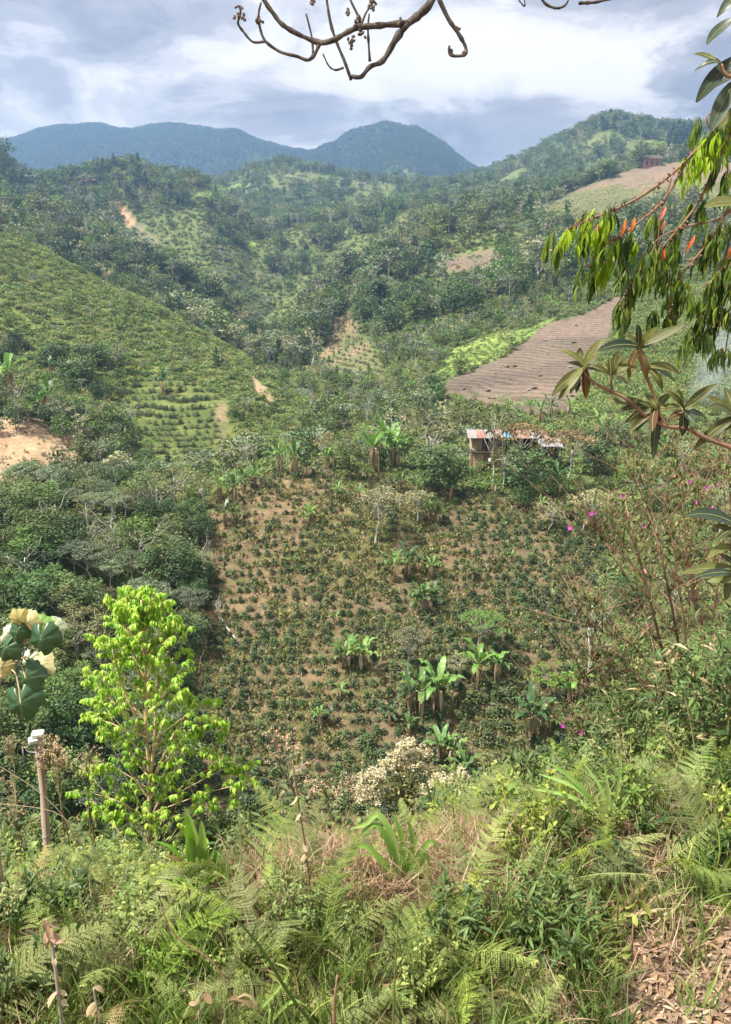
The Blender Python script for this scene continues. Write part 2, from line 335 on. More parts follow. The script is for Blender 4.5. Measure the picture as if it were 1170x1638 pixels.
GRASS2 = [(388, 385), (412, 388), (408, 400), (392, 398)]
GRASS3 = [(612, 275), (640, 254), (665, 270), (690, 292), (620, 290)]
TERR = [(500, 600), (515, 560), (545, 500), (560, 505), (600, 560), (620, 610), (560, 620)]
SPURDIRT = [(395, 590), (420, 618), (440, 640), (432, 650), (405, 625)]
TERR2 = [(712, 415), (790, 398), (800, 410), (740, 440), (716, 432)]
SPURROWS = [(215, 600), (300, 610), (350, 640), (345, 720), (300, 745), (220, 738), (200, 690)]
PATCHD = [(346, 640), (362, 640), (366, 735), (350, 740)]
def zone(poly, jx=7.0, y0=0, y1=1e9, px=None, py=None, Y=None):
    px = gpx if px is None else px; py = gpy if py is None else py; Y = GY if Y is None else Y
    j = jx*fbm(px*0.045, py*0.045, 3, 21); k = jx*0.7*fbm(px*0.045+40, py*0.045+9, 3, 23)
    return inpoly(px+j, py+k, poly) & (Y > y0) & (Y < y1)
col = np.zeros(GX.shape+(3,)); rows_w = np.zeros(GX.shape); 
nn = fbm(GX/18, GY/18, 4, 31); n4 = fbm(GX/4, GY/4, 3, 37); ndir = fbm(gpx/30, gpy/30, 4, 39)
def lerp(a, b, f): return np.asarray(a)+(np.asarray(b)-np.asarray(a))*np.clip(f, 0, 1)[..., None]
base = lerp((0.055, 0.075, 0.030), (0.095, 0.120, 0.040), nn*0.6+0.5)
col[:] = base
cl_ = np.clip((fbm(GX/60, GY/60, 3, 71)-0.02)*6, 0, 1)*(GY > 345)*(GY < 1750); col[:] = col+(lerp((0.085, 0.115, 0.038), (0.14, 0.16, 0.06), n4+0.5)-col)*cl_[..., None]; col[GY > 1750] = (0.028, 0.045, 0.020)
spur = (GY > 176) & (GY < 350) & (gpx < 480)
col[spur] = lerp((0.10, 0.125, 0.035), (0.155, 0.17, 0.055), nn*0.7+0.45)[spur]
def put(mask, a, b, f, rw=0.0):
    col[mask] = lerp(a, b, f)[mask]; rows_w[mask] = rw
put(zone(COFFEE, 12, 60, 128), (0.125, 0.098, 0.058), (0.215, 0.155, 0.092), n4*0.7+0.45+nn*0.5, 0.35)
m = zone(COFFEE, 12, 60, 128) & ((nn+0.6*n4) > 0.10); col[m] = lerp(col, (0.13, 0.135, 0.05), 0.75*np.ones_like(nn))[m]
put(zone(ORANGE_FIELD, 8, 130, 185), (0.27, 0.185, 0.12), (0.34, 0.245, 0.155), n4+0.5, 0.25)
put(zone(PLOUGH, 5, 185, 345), (0.10, 0.080, 0.064), (0.150, 0.118, 0.090), nn*0.8+0.5, 1.0)
m = zone(PLOUGH, 5, 185, 345) & (gpy < 540); col[m] = lerp(col, (0.21, 0.15, 0.12), 0.5*np.ones_like(nn))[m]
p2 = zone(PLOUGH2, 7, 420, 735)
put(p2, (0.17, 0.125, 0.09), (0.21, 0.155, 0.11), nn*0.8+0.5, 0.5)
m = p2 & ((gpy-258)-(1000-gpx)*0.12+22*nn > 42); col[m] = lerp((0.11, 0.12, 0.055), (0.13, 0.13, 0.06), nn+0.5)[m]
put(zone(MEADOW, 6, 185, 345), (0.12, 0.18, 0.045), (0.17, 0.23, 0.06), n4+0.5, 0.2)
put(zone(MAIZE, 6, 185, 345), (0.085, 0.14, 0.045), (0.13, 0.19, 0.06), n4+0.5, 0.4)
put(zone(LSLIDE, 3, 400, 800), (0.38, 0.21, 0.13), (0.40, 0.26, 0.17), n4+0.5)
m = zone([(214, 350), (250, 385), (262, 400), (240, 398), (214, 372)], 3, 400, 800); col[m] = (0.20, 0.16, 0.12)
put(zone(GRASS1, 6, 700, 1400), (0.14, 0.22, 0.05), (0.18, 0.25, 0.07), n4+0.5)
put(zone(GRASS2, 3, 600, 1400), (0.22, 0.33, 0.04), (0.24, 0.35, 0.05), n4+0.5)
put(zone(GRASS3, 5, 2000, 2700), (0.14, 0.18, 0.06), (0.17, 0.21, 0.07), n4+0.5)
put(zone(TERR, 6, 240, 520), (0.22, 0.16, 0.10), (0.12, 0.13, 0.055), nn*1.5+0.5, 1.0)
put(zone(TERR2, 4, 400, 800), (0.18, 0.13, 0.10), (0.16, 0.13, 0.09), nn+0.5, 1.0)
put(zone(SPURDIRT, 4, 180, 345), (0.33, 0.24, 0.15), (0.36, 0.27, 0.17), n4+0.5)
put(zone(PATCHD, 4, 150, 345), (0.19, 0.155, 0.085), (0.11, 0.125, 0.05), n4*1.5+0.5)
put(zone(SPURROWS, 6, 150, 345), (0.075, 0.10, 0.03), (0.12, 0.145, 0.045), n4*1.5+0.5, 0.25)

NV, NU = GX.shape
def grid_mesh(name, X, Y, Z, mat, colarr=None, rw=None):
    nv, nu = X.shape; me = bpy.data.meshes.new(name)
    V = np.stack([X, Y, Z], -1).reshape(-1, 3).astype(np.float32)
    i = (np.arange(nv-1)[:, None]*nu+np.arange(nu-1)[None]).ravel()
    Fq = np.stack([i, i+1, i+nu+1, i+nu], -1).astype(np.int32)
    me.vertices.add(len(V)); me.vertices.foreach_set('co', V.ravel()); me.loops.add(Fq.size); me.loops.foreach_set('vertex_index', Fq.ravel())
    me.polygons.add(len(Fq)); me.polygons.foreach_set('loop_start', (np.arange(len(Fq))*4).astype(np.int32)); me.polygons.foreach_set('use_smooth', np.ones(len(Fq), bool))
    me.update(calc_edges=True)
    if colarr is not None:
        a = me.attributes.new('landuse', 'FLOAT_COLOR', 'POINT'); a.data.foreach_set('color', np.concatenate([colarr, np.ones(colarr.shape[:2]+(1,))], -1).astype(np.float32).ravel())
        a = me.attributes.new('furrows', 'FLOAT', 'POINT'); a.data.foreach_set('value', rw.astype(np.float32).ravel())
    me.materials.append(mat); o = bpy.data.objects.new(name, me); C.objects.link(o); return o, V, Fq
m = bpy.data.materials.new('hill_ground'); m.use_nodes = True; t = NT(m.node_tree); t.n.clear()
cc = t.add('ShaderNodeAttribute', attribute_name='landuse').outputs['Color']; fw = t.add('ShaderNodeAttribute', attribute_name='furrows').outputs['Fac']
pos = t.add('ShaderNodeNewGeometry').outputs['Position']; sp = t.add('ShaderNodeSeparateXYZ', {0: pos})
zw = t.math('ADD', sp.outputs[2], t.math('MULTIPLY', t.noise(pos, 0.04, 3), 1.6))
saw = t.math('PINGPONG', t.math('MULTIPLY', zw, 1.7), 0.5)                # contour furrows, one metre of height apart
fur = t.ramp(saw, [(0.0, 0.55), (0.15, 0.72), (0.32, 1.08)])
fwn = t.math('MULTIPLY', fw, t.ramp(t.noise(pos, 0.35, 5, 0.65), [(0.32, 0.15), (0.62, 1.0)]))
c1 = t.mix(fwn, cc, t.mix(1.0, cc, fur, 'MULTIPLY'))
vn = t.noise(pos, 0.8, 8, 0.7); vm = t.ramp(vn, [(0.28, 0.55), (0.5, 1.0), (0.75, 1.35)])
c2 = t.mix(1.0, c1, vm, 'MULTIPLY')
big = t.ramp(t.noise(pos, 0.03, 5, 0.6), [(0.3, (0.8, 0.85, 0.85)), (0.7, (1.15, 1.1, 1.05))])
c3 = t.mix(1.0, c2, big, 'MULTIPLY')
hgt = t.math('ADD', t.math('MULTIPLY', vn, 0.5), t.math('MULTIPLY', t.math('MULTIPLY', saw, fw), 0.25))
bp = t.add('ShaderNodeBump', {'Strength': 0.7, 'Distance': 0.5, 'Height': hgt}).outputs[0]
p = t.add('ShaderNodeBsdfPrincipled', {'Base Color': c3, 'Roughness': 0.95, 'Normal': bp, 'Specular IOR Level': 0.1})
t.add('ShaderNodeOutputMaterial', {0: p.outputs[0]})
HILL = m
hills, HV, HF = grid_mesh('hills', GX, GY, GZ, HILL, col, rows_w); tag(hills, kind='structure')
BVH = BVHTree.FromPolygons(HV.tolist(), HF.tolist())

m = bpy.data.materials.new('near_soil'); m.use_nodes = True; t = NT(m.node_tree); t.n.clear()
pos = t.add('ShaderNodeNewGeometry').outputs['Position']
c1 = t.mix(1.0, t.add('ShaderNodeAttribute', attribute_name='landuse').outputs['Color'], t.ramp(t.noise(pos, 30.0, 9, 0.75), [(0.3, 0.45), (0.5, 0.9), (0.7, 1.5)]), 'MULTIPLY')
bp = t.add('ShaderNodeBump', {'Strength': 0.8, 'Distance': 0.05, 'Height': t.noise(pos, 14, 6, 0.7)}).outputs[0]
p = t.add('ShaderNodeBsdfPrincipled', {'Base Color': c1, 'Roughness': 0.95, 'Normal': bp, 'Specular IOR Level': 0.1}); t.add('ShaderNodeOutputMaterial', {0: p.outputs[0]})
ax, ay = np.meshgrid(np.linspace(-16, 16, 220), np.linspace(-14, 9.6, 200))
ncol = np.zeros(ax.shape+(3,)); npx, npy, _ = proj(np.stack([ax, ay, near_z(ax, ay)], -1)); onp = inpoly(npx+30*fbm(ax*2, ay*2, 3, 4), npy, [(1010, 1480), (1240, 1440), (1700, 1500), (1700, 2200), (1000, 2200), (1010, 1600)]) | (ay < 1.9)
nf_ = fbm(ax*1.3, ay*1.3, 4, 8)*0.8+0.5; ncol[:] = lerp((0.035, 0.04, 0.016), (0.085, 0.07, 0.035), nf_); ncol[onp] = lerp((0.20, 0.14, 0.10), (0.30, 0.22, 0.16), nf_)[onp]
ground, NVv, NFf = grid_mesh('ground', ax, ay, near_z(ax, ay), m, ncol, ax*0); tag(ground, kind='structure')
NBVH = BVHTree.FromPolygons(NVv.tolist(), NFf.tolist())
def drop(x, y):
    if y < 9.4: return float(near_z(x, y))
    h = BVH.ray_cast(Vector((x, y, 2500)), Vector((0, 0, -1)))
    return h[0].z if h[0] else 0.0
def hit(px, py, ymin=0.0, near=True):
    """the point of the land seen at this spot of the photograph"""
    d = ray(float(px), float(py)).normalized()
    if near and ymin < 9:
        h = NBVH.ray_cast(Vector((0, 0, 0)), d)
        if h[0] and h[0].y < 9.5: return h[0]
    o = d*(ymin/d.y) if ymin > 0 else Vector((0, 0, 0))
    h = BVH.ray_cast(o, d)
    return h[0] if h[0] else at(px, py, 3000)

# the air of the valley: one closed box of thin bluish haze
m = bpy.data.materials.new('valley_haze'); m.use_nodes = True; t = NT(m.node_tree); t.n.clear()
HAZE_D = 0.00024
pv = t.add('ShaderNodeVolumePrincipled', {'Color': (0.35, 0.57, 0.99, 1), 'Density': HAZE_D, 'Anisotropy': 0.55}); t.add('ShaderNodeOutputMaterial', {1: pv.outputs[0]})
zt = float(GZ.max())+45; zb = float(GZ.min())-2
hb = MB(); hb.box((0, 2100, (zt+zb)/2), (13000, 4300, zt-zb)); hz = hb.build('haze', m); tag(hz, kind='stuff')
hz['label'] = 'pale bluish haze filling the valley'
# ------------------------------------------------------------ plant building
UP = np.array([0, 0, 1.0])
def rdir(n):
    v = rng.normal(size=(n, 3)); return v/np.linalg.norm(v, axis=1, keepdims=True)
def blade(n=5, w=lambda s: math.sin(math.pi*min(1, s*0.92+0.04))**0.8, droop=0.4, fold=0.15, wave=0.0, width=0.3, jag=0.0):
    """leaf template: length 1 along y, midrib plus two halves, n segments"""
    V, Q = [], []; a = droop*0.5; y = z = 0.0
    for i in range(n+1):
        s_ = i/n; hw = width*0.5*w(s_)*(1-(jag if i % 2 else 0)); wz = wave*math.sin(s_*9)
        V += [(-hw, y, z+fold*hw*2+wz), (0, y, z), (hw, y, z+fold*hw*2-wz)]
        y += math.cos(a)/n; z += math.sin(a)/n; a -= droop*1.6/n
    for i in range(n):
        b = i*3; Q += [(b, b+1, b+4, b+3), (b+1, b+2, b+5, b+4)]
    return np.array(V), np.array(Q)
DIA = (np.array([(0, 0, 0), (0.36, 0.45, 0.10), (0, 1, 0), (-0.36, 0.45, 0.10)]), np.array([(0, 1, 2, 3)]))
SLIM = (np.array([(0, 0, 0), (0.14, 0.4, 0.05), (0, 1, -0.05), (-0.14, 0.4, 0.05)]), np.array([(0, 1, 2, 3)]))
WIDE = (np.array([(-0.2, 0, 0), (0.5, 0.2, 0.12), (0.25, 1, 0), (-0.5, 0.7, 0.12)]), np.array([(0, 1, 2, 3)]))
LEAF2 = blade(2, lambda s: (0.25, 1, 0.02)[int(round(s*2))], 0.5, 0.2, 0, 0.42)
LEAF3 = blade(3, lambda s: (0.2, 1, 0.8, 0.02)[int(round(s*3))], 0.7, 0.2, 0, 0.36)

def clump(M, c, r, n, size, flat=1.0, tmpl=DIA, mat=0, upb=0.5, rnd=None, droop=0.0):
    d = rdir(n); rad = rng.random(n)**0.45
    P = c+d*rad[:, None]*np.array([r, r, r*flat])
    D = rdir(n)+d*0.5; D[:, 2] = D[:, 2]*0.5-droop
    Nn = d*0.8+UP*upb+rdir(n)*0.6
    M.inst(tmpl, P, D, Nn, size*(0.6+0.8*rng.random(n)), mat, rnd)
def limb(M, a, b, r0, r1, n=5, wob=0.08, sides=5, mat=0):
    a = np.array(a, float); b = np.array(b, float); L = np.linalg.norm(b-a); pts = []
    for i in range(n+1):
        s_ = i/n; p = a+(b-a)*s_+(rng.normal(size=3)*wob*L*math.sin(s_*math.pi) if 0 < i < n else 0); pts.append(p)
    M.tube(pts, np.linspace(r0, r1, n+1), sides, mat); return pts

def make_tree(kind, seed, q=1.0, ls=1.0, H=8.0):
    """returns (trunk, crown); about H metres high, crown about 0.7 H wide; q scales the amount of leaves, ls their size"""
    global rng
    keep = rng; rng = np.random.default_rng(seed); T = MB(); L = MB()
    def N(x): return max(3, int(x*q))
    if kind == 'round':
        th = H*0.42; top = np.array([rng.normal()*0.3, rng.normal()*0.3, H*0.72]); limb(T, (0, 0, -0.5), top, H*0.022, H*0.008, 6, 0.02, 6)
        nc = 24
        for k in range(nc):
            a = k*2.4+rng.random(); f = (k+0.5)/nc; zc = H*(0.30+0.62*f); rr = H*0.36*math.sin(math.pi*(0.12+0.80*(1-f)**0.8))**0.7*(0.45+0.6*rng.random())
            c = np.array([math.cos(a)*rr, math.sin(a)*rr, zc+rng.normal()*0.3])
            if k % 3 == 0: limb(T, (0, 0, H*(0.25+0.4*f)), c*0.9+np.array([0, 0, zc*0.1]), H*0.008, H*0.003, 3, 0.06, 4)
            clump(L, c, H*0.13*(0.7+0.6*rng.random()), N(75), 0.34*ls, 0.75, DIA, 0, 0.7)
    elif kind == 'umbrella':
        lean = rng.normal(size=2)*0.06*H; top = np.array([lean[0], lean[1], H*0.66]); pts = limb(T, (0, 0, -0.5), top, H*0.020, H*0.011, 6, 0.02, 6)
        nc = 17
        for k in range(nc):
            a = k*2.4+rng.random()*0.6; f = math.sqrt((k+0.4)/nc); rr = H*0.44*f
            c = np.array([lean[0]+math.cos(a)*rr, lean[1]+math.sin(a)*rr, H*(0.93-0.16*f*f)+rng.normal()*0.25])
            st = pts[-1-rng.integers(0, 3)]; mid = st*0.45+c*0.55-np.array([0, 0, 0.3]); T.tube([st, mid, c-np.array([0, 0, .2])], [H*0.008, H*0.005, H*0.002], 4)
            clump(L, c, H*0.125*(0.7+0.5*rng.random()), N(90), 0.30*ls, 0.30, DIA, 0, 1.6)
    elif kind == 'tall':
        top = np.array([rng.normal()*0.2, rng.normal()*0.2, H*0.97]); limb(T, (0, 0, -0.5), top, H*0.014, H*0.003, 7, 0.012, 6)
        for k in range(26):
            f = k/26; zc = H*(0.22+0.75*f); rr = H*(0.14-0.10*f)*(0.5+0.8*rng.random()); a = rng.random()*6.28
            c = np.array([math.cos(a)*rr, math.sin(a)*rr, zc]); limb(T, (top[0]*f, top[1]*f, zc-0.4), c, H*0.004, H*0.002, 2, 0.02, 3)
            clump(L, c, H*0.065*(0.8+0.5*rng.random()), N(55), 0.30*ls, 1.2, DIA, 0, 0.5, droop=0.4)
    elif kind == 'airy':
        pts = limb(T, (0, 0, -0.5), (rng.normal()*0.5, rng.normal()*0.5, H*0.6), H*0.016, H*0.009, 5, 0.03, 6)
        for k in range(15):
            a = k*2.4; rr = H*0.3*math.sqrt((k+0.5)/15)*(0.8+0.5*rng.random()); zc = H*(0.5+0.48*rng.random())*(1-0.15*rr/H)
            c = np.array([math.cos(a)*rr, math.sin(a)*rr, zc]); s0 = pts[-1-rng.integers(0, 3)]
            limb(T, s0, c, H*0.007, H*0.002, 4, 0.06, 4)
            clump(L, c, H*0.11*(0.6+0.6*rng.random()), N(48), 0.27*ls, 0.6, DIA, 0, 0.7)
    elif kind == 'bare':
        pts = limb(T, (0, 0, -0.4), (rng.normal()*0.3, rng.normal()*0.3, H*0.8), H*0.016, H*0.006, 7, 0.03, 6)
        for k in range(14):
            s0 = pts[2+k % 5]; a = rng.random()*6.28; l = H*(0.16+0.2*rng.random()); c = s0+np.array([math.cos(a)*l, math.sin(a)*l, l*(0.5+rng.random())])
            p2 = limb(T, s0, c, H*0.006, H*0.002, 4, 0.08, 4)
            for j in range(3):
                e = p2[2+j % 3]; limb(T, e, e+rdir(1)[0]*l*0.4+UP*l*0.15, H*0.0025, H*0.0012, 2, 0.1, 3)
            clump(L, c, H*0.08, N(10), 0.2*ls, 0.8, DIA)
    elif kind == 'bush':
        nc = 12
        for k in range(nc):
            a = k*2.4; f = (k+.5)/nc; rr = H*0.42*math.sqrt(f)*(0.8+0.4*rng.random()); zc = H*(0.68-0.42*f*rng.random()-0.15*f)
            c = np.array([math.cos(a)*rr, math.sin(a)*rr, zc]); limb(T, (0, 0, -0.2), c, H*0.02, H*0.006, 3, 0.05, 4)
            clump(L, c, H*0.2, N(60), 0.3*ls, 0.85, DIA, 0, 0.8)
        clump(L, np.array([0, 0, H*0.35]), H*0.34, N(120), 0.3*ls, 0.8, DIA, 0, 0.8)
    rng = keep
    return T, L

def make_banana(seed, nl=8, dry=5, two=False):
    """a banana plant about 4 m tall: (stem, leaves, dry leaves)"""
    global rng
    keep = rng; rng = np.random.default_rng(seed); T, L, Dd = MB(), MB(), MB()
    for (ox, oy, hs) in ([(0, 0, 1.0)] if not two else [(0, 0, 1.0), (0.9, 0.3, 0.82), (-0.7, 0.5, 0.6)]):
        h = 1.9*hs+0.2*rng.random(); lx, ly = rng.normal(size=2)*0.12
        T.tube([(ox, oy, -0.3), (ox+lx*0.3, oy+ly*0.3, h*0.5), (ox+lx, oy+ly, h)], [0.15*hs, 0.12*hs, 0.07*hs], 7)
        top = np.array([ox+lx, oy+ly, h])
        for k in range(nl):
            az = k*2.4+rng.random()*0.7; el = R(80-62*((k+0.5)/nl)**0.9-8*rng.random()); ln = (2.1+0.5*rng.random())*hs; wd = 0.27*ln*(0.85+0.3*rng.random()); dr = 0.7+0.9*rng.random()
            d = np.array([math.cos(az), math.sin(az)]); n = 12; p = top+np.array([d[0]*0.03, d[1]*0.03, -0.12]); a = el; V = []; pts = []
            side = np.array([-d[1], d[0], 0])
            for i in range(n+1):
                s_ = i/n; pts.append(p.copy()); p = p+np.array([d[0]*math.cos(a), d[1]*math.cos(a), math.sin(a)])*ln/n; a -= dr*1.9*s_**0.8/n
            L.tube(pts[:7], np.linspace(0.035, 0.012, 7), 4, 0, 0.75)
            Q = []; st = 2
            for i in range(st, n+1):
                s_ = (i-st)/(n-st); w_ = wd*0.5*(math.sin(math.pi*min(1, s_*0.93+0.05))**0.55)
                t1 = 1-0.25*rng.random(); t2 = 1-0.25*rng.random()
                up = 0.35*w_ if rng.random() > 0.25 else -0.5*w_
                V += [pts[i]+side*w_*t1+np.array([0, 0, up]), pts[i], pts[i]-side*w_*t2+np.array([0, 0, up])]
            V = np.array(V); m = n-st
            for i in range(m):
                b = i*3
                Q.append((b, b+1, b+4, b+3)); Q.append((b+1, b+2, b+5, b+4))
            L.raw(V, Q, None, 0, 0.15+0.6*rng.random(len(Q))*0.4+0.3*rng.random())
        for k in range(dry):
            az = rng.random()*6.28; d = np.array([math.cos(az), math.sin(az), 0]); z0 = h*(0.72+0.25*rng.random()); ln = h*(0.45+0.4*rng.random()); p0 = np.array([ox, oy, z0])+d*0.1
            pts = [p0, p0+d*0.28+UP*0.05, p0+d*0.36-UP*ln*0.4, p0+d*0.30-UP*ln]
            side = np.array([-d[1], d[0], 0]); V = []; Q = []
            for i, pp in enumerate(pts):
                w_ = (0.03, 0.10, 0.16, 0.06)[i]*(0.7+0.7*rng.random()); tw = rng.normal()*0.05
                V += [pp+side*w_+d*tw, pp-side*w_-d*tw]
            for i in range(3): Q.append((2*i, 2*i+1, 2*i+3, 2*i+2))
            Dd.raw(np.array(V), Q, None, 0, rng.random())
    rng = keep
    return T, L, Dd

def make_coffee(seed, n=420):
    global rng
    keep = rng; rng = np.random.default_rng(seed); M = MB()
    M.tube([(0, 0, -0.15), (0, 0, 0.9)], [0.025, 0.01], 4, 1)
    for k in range(26):
        f = k/26; z = 0.10+0.95*f; l = (0.62-0.42*f)*(0.7+0.5*rng.random()); a = k*2.4
        tip = np.array([math.cos(a)*l, math.sin(a)*l, z-0.08+0.1*rng.random()]); 
        m = int(n/26)+1; s_ = 0.15+0.85*rng.random(m); P = np.array([0, 0, z])*(1-s_[:, None])+tip*s_[:, None]+rng.normal(size=(m, 3))*0.09
        D = rdir(m)*0.8+np.array([math.cos(a), math.sin(a), -0.35]); M.inst(DIA, P, D, UP+rdir(m)*0.6, 0.13*(0.8+0.5*rng.random(m)), 0, None, 1.5)
    rng = keep; return M
def make_scrub(seed, n=150, tall=0.8, leaf=0.22, tmpl=DIA, grass=0):
    global rng
    keep = rng; rng = np.random.default_rng(seed); M = MB()
    for k in range(8):
        a = k*2.4; rr = 0.75*math.sqrt(k/8); clump(M, np.array([math.cos(a)*rr, math.sin(a)*rr, tall*(0.55-0.3*k/8)]), 0.42, n//8, leaf, 0.8, tmpl, 0, 0.9)
    if grass:
        P = np.zeros((grass, 3)); P[:, :2] = rng.normal(size=(grass, 2))*0.5; D = rdir(grass)*0.5+UP; M.inst(SLIM, P, D, rdir(grass), 0.7+0.5*rng.random(grass), 0)
    rng = keep; return M

# leaf and bark materials for the hillsides (reflectances of real leaves)
G_DARK = leaf_mat('leaf_dark', [(0.022, 0.045, 0.016), (0.036, 0.070, 0.022), (0.055, 0.095, 0.028)], 0.22, 0.5, 0.3, instvary=0.75, k=1.5)
G_MID = leaf_mat('leaf_mid', [(0.04, 0.075, 0.022), (0.065, 0.115, 0.030), (0.10, 0.155, 0.040)], 0.28, alt=[(0.055, 0.075, 0.028), (0.085, 0.11, 0.04), (0.12, 0.14, 0.05)], instvary=0.75, k=1.5)
G_GREY = leaf_mat('leaf_grey', [(0.065, 0.095, 0.050), (0.10, 0.135, 0.070), (0.155, 0.19, 0.105)], 0.2, 0.5, 0.4, instvary=0.75, k=1.25)
G_CREAM = leaf_mat('leaf_cream', [(0.06, 0.09, 0.03), (0.13, 0.15, 0.055), (0.36, 0.34, 0.20), (0.50, 0.46, 0.31)], 0.25, instvary=0.75)
G_BRIGHT = leaf_mat('leaf_bright', [(0.07, 0.13, 0.022), (0.11, 0.19, 0.030), (0.17, 0.25, 0.045)], 0.35, instvary=0.75, k=1.3)
G_OLIVE = leaf_mat('leaf_olive', [(0.06, 0.075, 0.025), (0.105, 0.115, 0.04), (0.17, 0.165, 0.065)], 0.3, instvary=0.75, k=1.35)
G_BAN = leaf_mat('leaf_banana', [(0.05, 0.115, 0.025), (0.10, 0.19, 0.040), (0.20, 0.30, 0.075)], 0.4, 0.4, 0.4, instvary=0.75, k=1.35)
G_BANDARK = leaf_mat('leaf_banana_bluish', [(0.035, 0.080, 0.030), (0.07, 0.13, 0.05), (0.13, 0.20, 0.09)], 0.35, 0.4, 0.4)
G_COFFEE = leaf_mat('leaf_coffee', [(0.022, 0.042, 0.016), (0.036, 0.062, 0.022), (0.065, 0.095, 0.032)], 0.15, 0.42, 0.35, alt=[(0.035, 0.052, 0.020), (0.055, 0.075, 0.028), (0.085, 0.105, 0.04)], instvary=0.75, k=1.7)
G_SCRUB = leaf_mat('leaf_scrub', [(0.06, 0.10, 0.028), (0.10, 0.155, 0.042), (0.155, 0.205, 0.065)], 0.32, alt=[(0.08, 0.10, 0.03), (0.13, 0.15, 0.045), (0.20, 0.20, 0.08)], instvary=0.75, k=1.6)
G_RUST = leaf_mat('leaf_rust', [(0.09, 0.085, 0.035), (0.17, 0.13, 0.055), (0.28, 0.20, 0.11)], 0.25, k=1.3)
G_DRY = leaf_mat('leaf_dry', [(0.20, 0.13, 0.075), (0.32, 0.23, 0.15), (0.50, 0.42, 0.31)], 0.3, 0.8)
BARK = bark_mat('bark_grey', (0.17, 0.15, 0.12), (0.34, 0.31, 0.26), 3)
BARKP = bark_mat('bark_pale', (0.33, 0.31, 0.27), (0.55, 0.53, 0.48), 3)
BARKD = bark_mat('bark_dark', (0.07, 0.055, 0.04), (0.16, 0.13, 0.10), 3)
STEMB = bark_mat('banana_stem', (0.13, 0.11, 0.05), (0.28, 0.24, 0.13), 4)

SPECIES = {   # name: (kind, leaf, bark, words)
 'broadleaf_tree': ('round', G_MID, BARK), 'dark_tree': ('round', G_DARK, BARKD), 'umbrella_tree': ('umbrella', G_GREY, BARKP),
 'cream_tree': ('umbrella', G_CREAM, BARKP), 'eucalyptus_tree': ('tall', G_DARK, BARK), 'slender_tree': ('airy', G_OLIVE, BARKP),
 'bright_tree': ('airy', G_BRIGHT, BARK), 'rust_tree': ('umbrella', G_RUST, BARKP), 'bare_tree': ('bare', G_GREY, BARKP), 'bush': ('bush', G_MID, BARKD), 'dark_bush': ('bush', G_DARK, BARKD), 'bright_bush': ('bush', G_BRIGHT, BARKD),
 'green_umbrella_tree': ('umbrella', G_BRIGHT, BARKP), 'cream_round_tree': ('airy', G_CREAM, BARKP), 'rust_round_tree': ('airy', G_RUST, BARKP),
}
_cache = {}
def tree_meshes(sp, q, variant):
    k = (sp, q, variant)
    if k not in _cache:
        kind, leaf, bark = SPECIES[sp]
        H = 2.2 if kind == 'bush' else 8.0
        qq, ls = {'hi': (1.5, 0.85), 'mid': (0.75, 1.15), 'lo': (0.22, 2.0)}[q]
        if kind == 'bush': ls *= 0.42
        T, L = make_tree(kind, 100+variant*7+hash_name(sp), qq, ls, H)
        V = np.concatenate(L.v) if L.v else np.zeros((1, 3)); wd = (np.percentile(np.hypot(V[:, 0], V[:, 1]), 97))*2; ht = V[:, 2].max()
        _cache[k] = (T.mesh('trunk', bark, True), L.mesh('crown', leaf), wd, ht, T, L)
    return _cache[k]
def hash_name(s_): return sum((i+1)*ord(c) for i, c in enumerate(s_)) % 997
def tree(sp, loc, height, width, label, cat='tree', group=None, q='mid', variant=0, rz=None, name=None):
    tm, lm, wd, ht, _, _ = tree_meshes(sp, q, variant)
    nm = name or {'cream_tree': 'flowering_tree', 'cream_round_tree': 'flowering_tree', 'rust_tree': 'rusty_tree', 'rust_round_tree': 'rusty_tree', 'bright_tree': 'leafy_tree', 'dark_tree': 'broadleaf_tree', 'green_umbrella_tree': 'umbrella_tree', 'dark_bush': 'bush', 'bright_bush': 'bush'}.get(sp, sp)
    e = empty(nm, loc, rng.random()*6.28 if rz is None else rz); e.scale = (width/wd, width/wd, height/ht)
    a = bpy.data.objects.new('trunk' if 'bush' not in sp else 'branches', tm); b = bpy.data.objects.new('crown', lm)
    for o in (a, b): C.objects.link(o); o.parent = e
    tag(e, label, cat, group); return e
BAN = {}
def banana_meshes(v, leafm=None):
    if v not in BAN:
        T, L, Dd = make_banana(500+v, 7+v % 3, 5+2*(v % 2), two=(v >= 4)); mt = G_BANDARK if v % 3 == 2 else G_BAN
        BAN[v] = (T.mesh('stem', STEMB, True), L.mesh('leaves', mt, True), Dd.mesh('dry_leaves', G_DRY), T, L, Dd, max(np.concatenate(L.v)[:, 2]))
    return BAN[v]
def banana(loc, height, v, label, group, dry=True):
    tm, lm, dm, *_, h0 = banana_meshes(v); s_ = height/h0
    e = empty('banana_plant', loc, rng.random()*6.28, s_); e.scale = (s_*0.78, s_*0.78, s_)
    st_ = None
    for nm, me in (('stem', tm), ('leaves', lm)) + ((('dry_leaves', dm),) if dry else ()):
        o = bpy.data.objects.new(nm, me); C.objects.link(o); o.parent = st_ if nm == 'dry_leaves' else e; st_ = st_ or o
    tag(e, label, 'banana plant', group); return e

